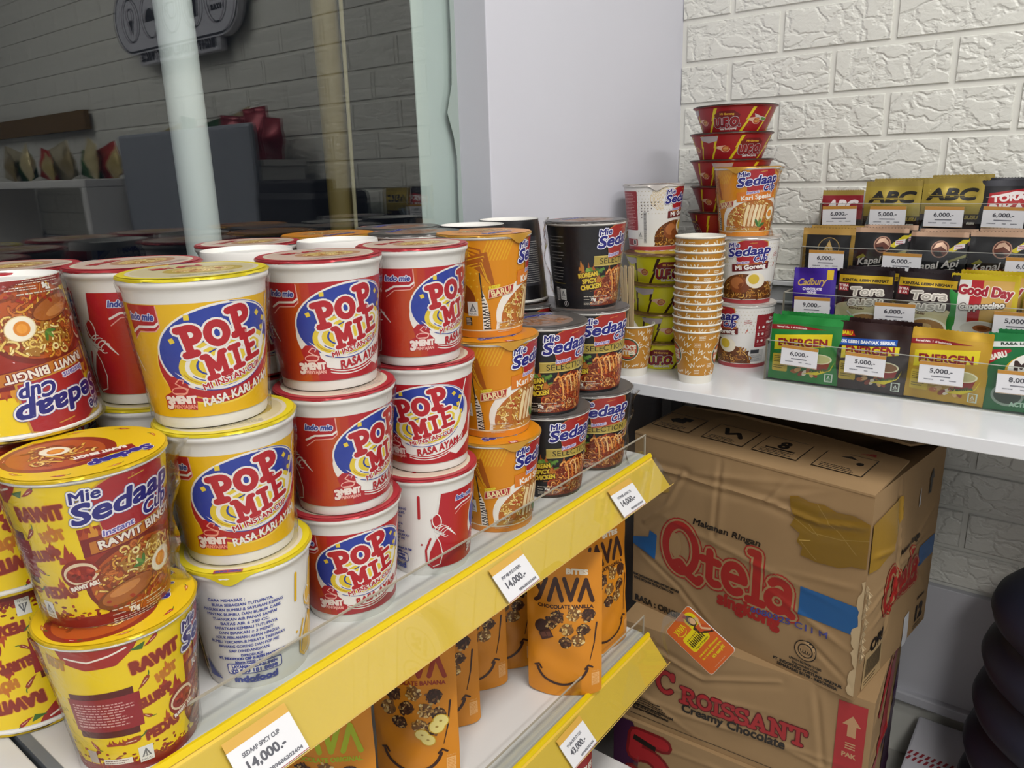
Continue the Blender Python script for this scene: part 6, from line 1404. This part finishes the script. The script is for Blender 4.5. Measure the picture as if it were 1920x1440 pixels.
# ------------------------------------------------------------------ dark ridged jug, white carton by the wall
bm = bmesh.new(); prof = [(.001, -.005), (.05, -.004), (.10, -.010), (.130, -.022)]
z = -.022
for k in range(7):
    R0 = .150+.003*min(k, 3)
    prof += [(R0-.012, z-.006), (R0, z-.020), (R0+.004, z-.034), (R0, z-.048), (R0-.013, z-.062), (R0-.022, z-.068)]; z -= .072
prof += [(.12, z-.004), (.001, z-.004)]
lathe(bm, [(max(r, .001), zz) for r, zz in prof][::-1], 72); zj = prof[-1][1]
bmesh.ops.remove_doubles(bm, verts=bm.verts[:], dist=1e-5)
tag(link('ridged_container', from_bm('ridged_container', bm, mat('navy_plastic', '1c1f33', .5, noise=dict(scale=5, amt=.25, bump=.1, dist=.01)), 2), None, (.098, 1.135, FLOOR-zj)), 'dark navy ridged round container at the lower right, in front of the brick wall', 'container')
t = empty('white_carton', 'low white carton with red dashes on the floor between the boxes and the dark container', 'box', (-.10, 1.21, FLOOR), (0, 0, 0))
bm = bmesh.new(); box(bm, -.043, .042, -.12, .11, 0, .115, bev=.004); link('carton_body', from_bm('carton_body', bm, mat('white_card_box', 'd4d3da', .6)), t)
a = Art()
for i in range(9):
    for y in (-14, 0): a.poly([(-41+8.6*i, y), (-37+8.6*i, y), (-33+8.6*i, y+11), (-37+8.6*i, y+11)], ink('9a2430'), 1)
link('carton_print', a.build('carton_print', top_map(.0004), du=None), t, (0, 0, .115))
# ------------------------------------------------------------------ further along the wall, seen mirrored in the pane
t = empty('shop_sign', 'oval sign with icons on the brick wall, seen mirrored in the dark window', 'sign', (.83, 1.318, .475))
bm = bmesh.new(); q = arc(.24, 0, .095, .095, -90, 90, 14)+arc(-.24, 0, .095, .095, 90, 270, 14); A = [bm.verts.new((x, -.012, z)) for x, z in q]; B = [bm.verts.new((x, .012, z)) for x, z in q]; bm.faces.new(A); bm.faces.new(B[::-1])
for i in range(len(q)): bm.faces.new((A[i], B[i], B[(i+1) % len(q)], A[(i+1) % len(q)]))
box(bm, -.225, .215, -.010, .012, -.130, -.085, bev=.004); bmesh.ops.recalc_face_normals(bm, faces=bm.faces[:])
link('sign_board', from_bm('sign_board', bm, mat('sign_white', 'c9c9d2', .4)), t)
a = Art(); k = ink('2a2a34'); a.stroke(arc(240, 0, 88, 88, -90, 90, 24)+arc(-240, 0, 88, 88, 90, 270, 24)+[(240, -88)], 6, k, 1)
for i in range(5): a.stroke(arc(-232+116*i, 0, 47, 60, 0, 360, 30), 5, k, 1)
a.text('24', -232, 14, 34, k, 1, bold=3); a.text('HOURS', -232, -22, 13, k, 1, bold=1.5)
a.poly([(-144, 10), (-88, 10), (-96, -34), (-136, -34)], k, 1); a.stroke([(-140, 12), (-116, 40), (-92, 12)], 4, k, 1); a.stroke(arc(-4, 0, 24, 22, 180, 360, 12), 5, k, 1); a.stroke([(-28, 0), (-28, 20), (20, 20), (20, 0)], 5, k, 1); a.stroke(arc(24, 8, 10, 8, -90, 90, 8), 4, k, 1)
a.poly(arc(116, -14, 34, 36, 0, 180, 14), k, 1); a.poly([(214, 0), (250, 0), (232, -44)], k, 1); a.ell(232, 16, 20, 20, k, 1); a.ell(232, 16, 15, 15, ink('c9c9d2'), 1.4)
a.text('RIGHT STORE, RIGHT PRICE', -5, -107, 22, k, 1, w=410, bold=1.9)
link('sign_print', a.build('sign_print', flat_map(.0125), du=None), t)
bm = bmesh.new(); box(bm, .30, .98, 1.165, 1.185, CTOP, .134, bev=.009); tag(link('grey_panel', from_bm('grey_panel', bm, mat('panel_grey', '8d929c', .45))), 'grey screen panel on the counter, seen only mirrored in the dark window', 'panel')
bm = bmesh.new(); box(bm, 1.0, 2.1, 1.06, 1.33, -.012, .012, bev=.003); box(bm, 1.0, 1.03, 1.06, 1.33, CTOP-.2, -.012); box(bm, 2.07, 2.1, 1.06, 1.33, CTOP-.2, -.012); box(bm, 1.0, 2.1, 1.06, 1.33, FLOOR, CTOP-.2); tag(link('snack_stand', from_bm('snack_stand', bm, STEEL)), 'white snack stand mirrored at the left of the dark window', 'stand')
bm = bmesh.new(); box(bm, 1.5, 2.6, 1.29, 1.31, .185, .25); o = tag(link('wooden_board', from_bm('wooden_board', bm, mat('board_brown', '6b4e1c', .5))), 'brown board mirrored at the left edge of the dark window', 'board'); o.location = (0, .027, 0)
bm = bmesh.new(); box(bm, .30, .98, 1.19, 1.33, .03, .045); box(bm, .31, .33, 1.19, 1.33, CTOP, .03); box(bm, .95, .97, 1.19, 1.33, CTOP, .03); tag(link('rear_ledge', from_bm('rear_ledge', bm, STEEL)), 'ledge behind the grey panel carrying snack bags, mirrored in the window', 'ledge')
bags = {}
def bag(c, x, y, z, w, h, rz, lb, ry=0):
    if c not in bags: bags[c] = pack_mesh('snack_bag', .12, .15, .05, sum(map(ord, c)), foil(c), zig=False, nx=10, nz=12)
    o = link('snack_bag', bags[c], None, (x, y, z), (0, ry, rz)); o.scale = (w/.12, 1, h/.15); tag(o, lb, 'snack bag', 'snack bags mirrored in the window')
for i, (c, x, h, ry) in enumerate((('8a1c2c', .35, .105, -.12), ('8a1c2c', .42, .135, .06), ('b9a882', .49, .135, .2), ('7a1a28', .53, .120, -.1), ('2f5a34', .62, .115, .1), ('a5343c', .68, .105, 0), ('2f5a34', .75, .130, -.15), ('b5a476', .83, .11, .2), ('c2b48a', .90, .095, -.1))):
    bag(c, x, 1.26+.012*(i % 3), .046, .10, h, .1*(-1)**i, 'snack bag standing behind the mirrored grey panel', ry)
for i in range(12):
    bag(('b8a468', 'b03a34', 'c9ba8a', '3f6a3c', '8a7a52', 'b5ab8e')[i % 6], 1.08+.082*i, 1.20+.03*(i % 2), .013, .11, .085+.02*((i*7) % 3), .2*(-1)**i, 'snack bag lying in the mirrored pile on the white stand', .3*(-1)**(i//2))
bm = bmesh.new(); box(bm, .048, .285, 1.14, 1.32, CTOP, -.03, bev=.02); box(bm, .06, .28, 1.15, 1.22, -.05, -.005, bev=.008); tag(link('black_machine', from_bm('black_machine', bm, mat('machine_black', '17181f', .4))), 'black rounded machine mirrored in the lower right of the dark window', 'machine')
for k_ in [o for o in SC.objects if 'used' in o.keys()]: del k_['used']
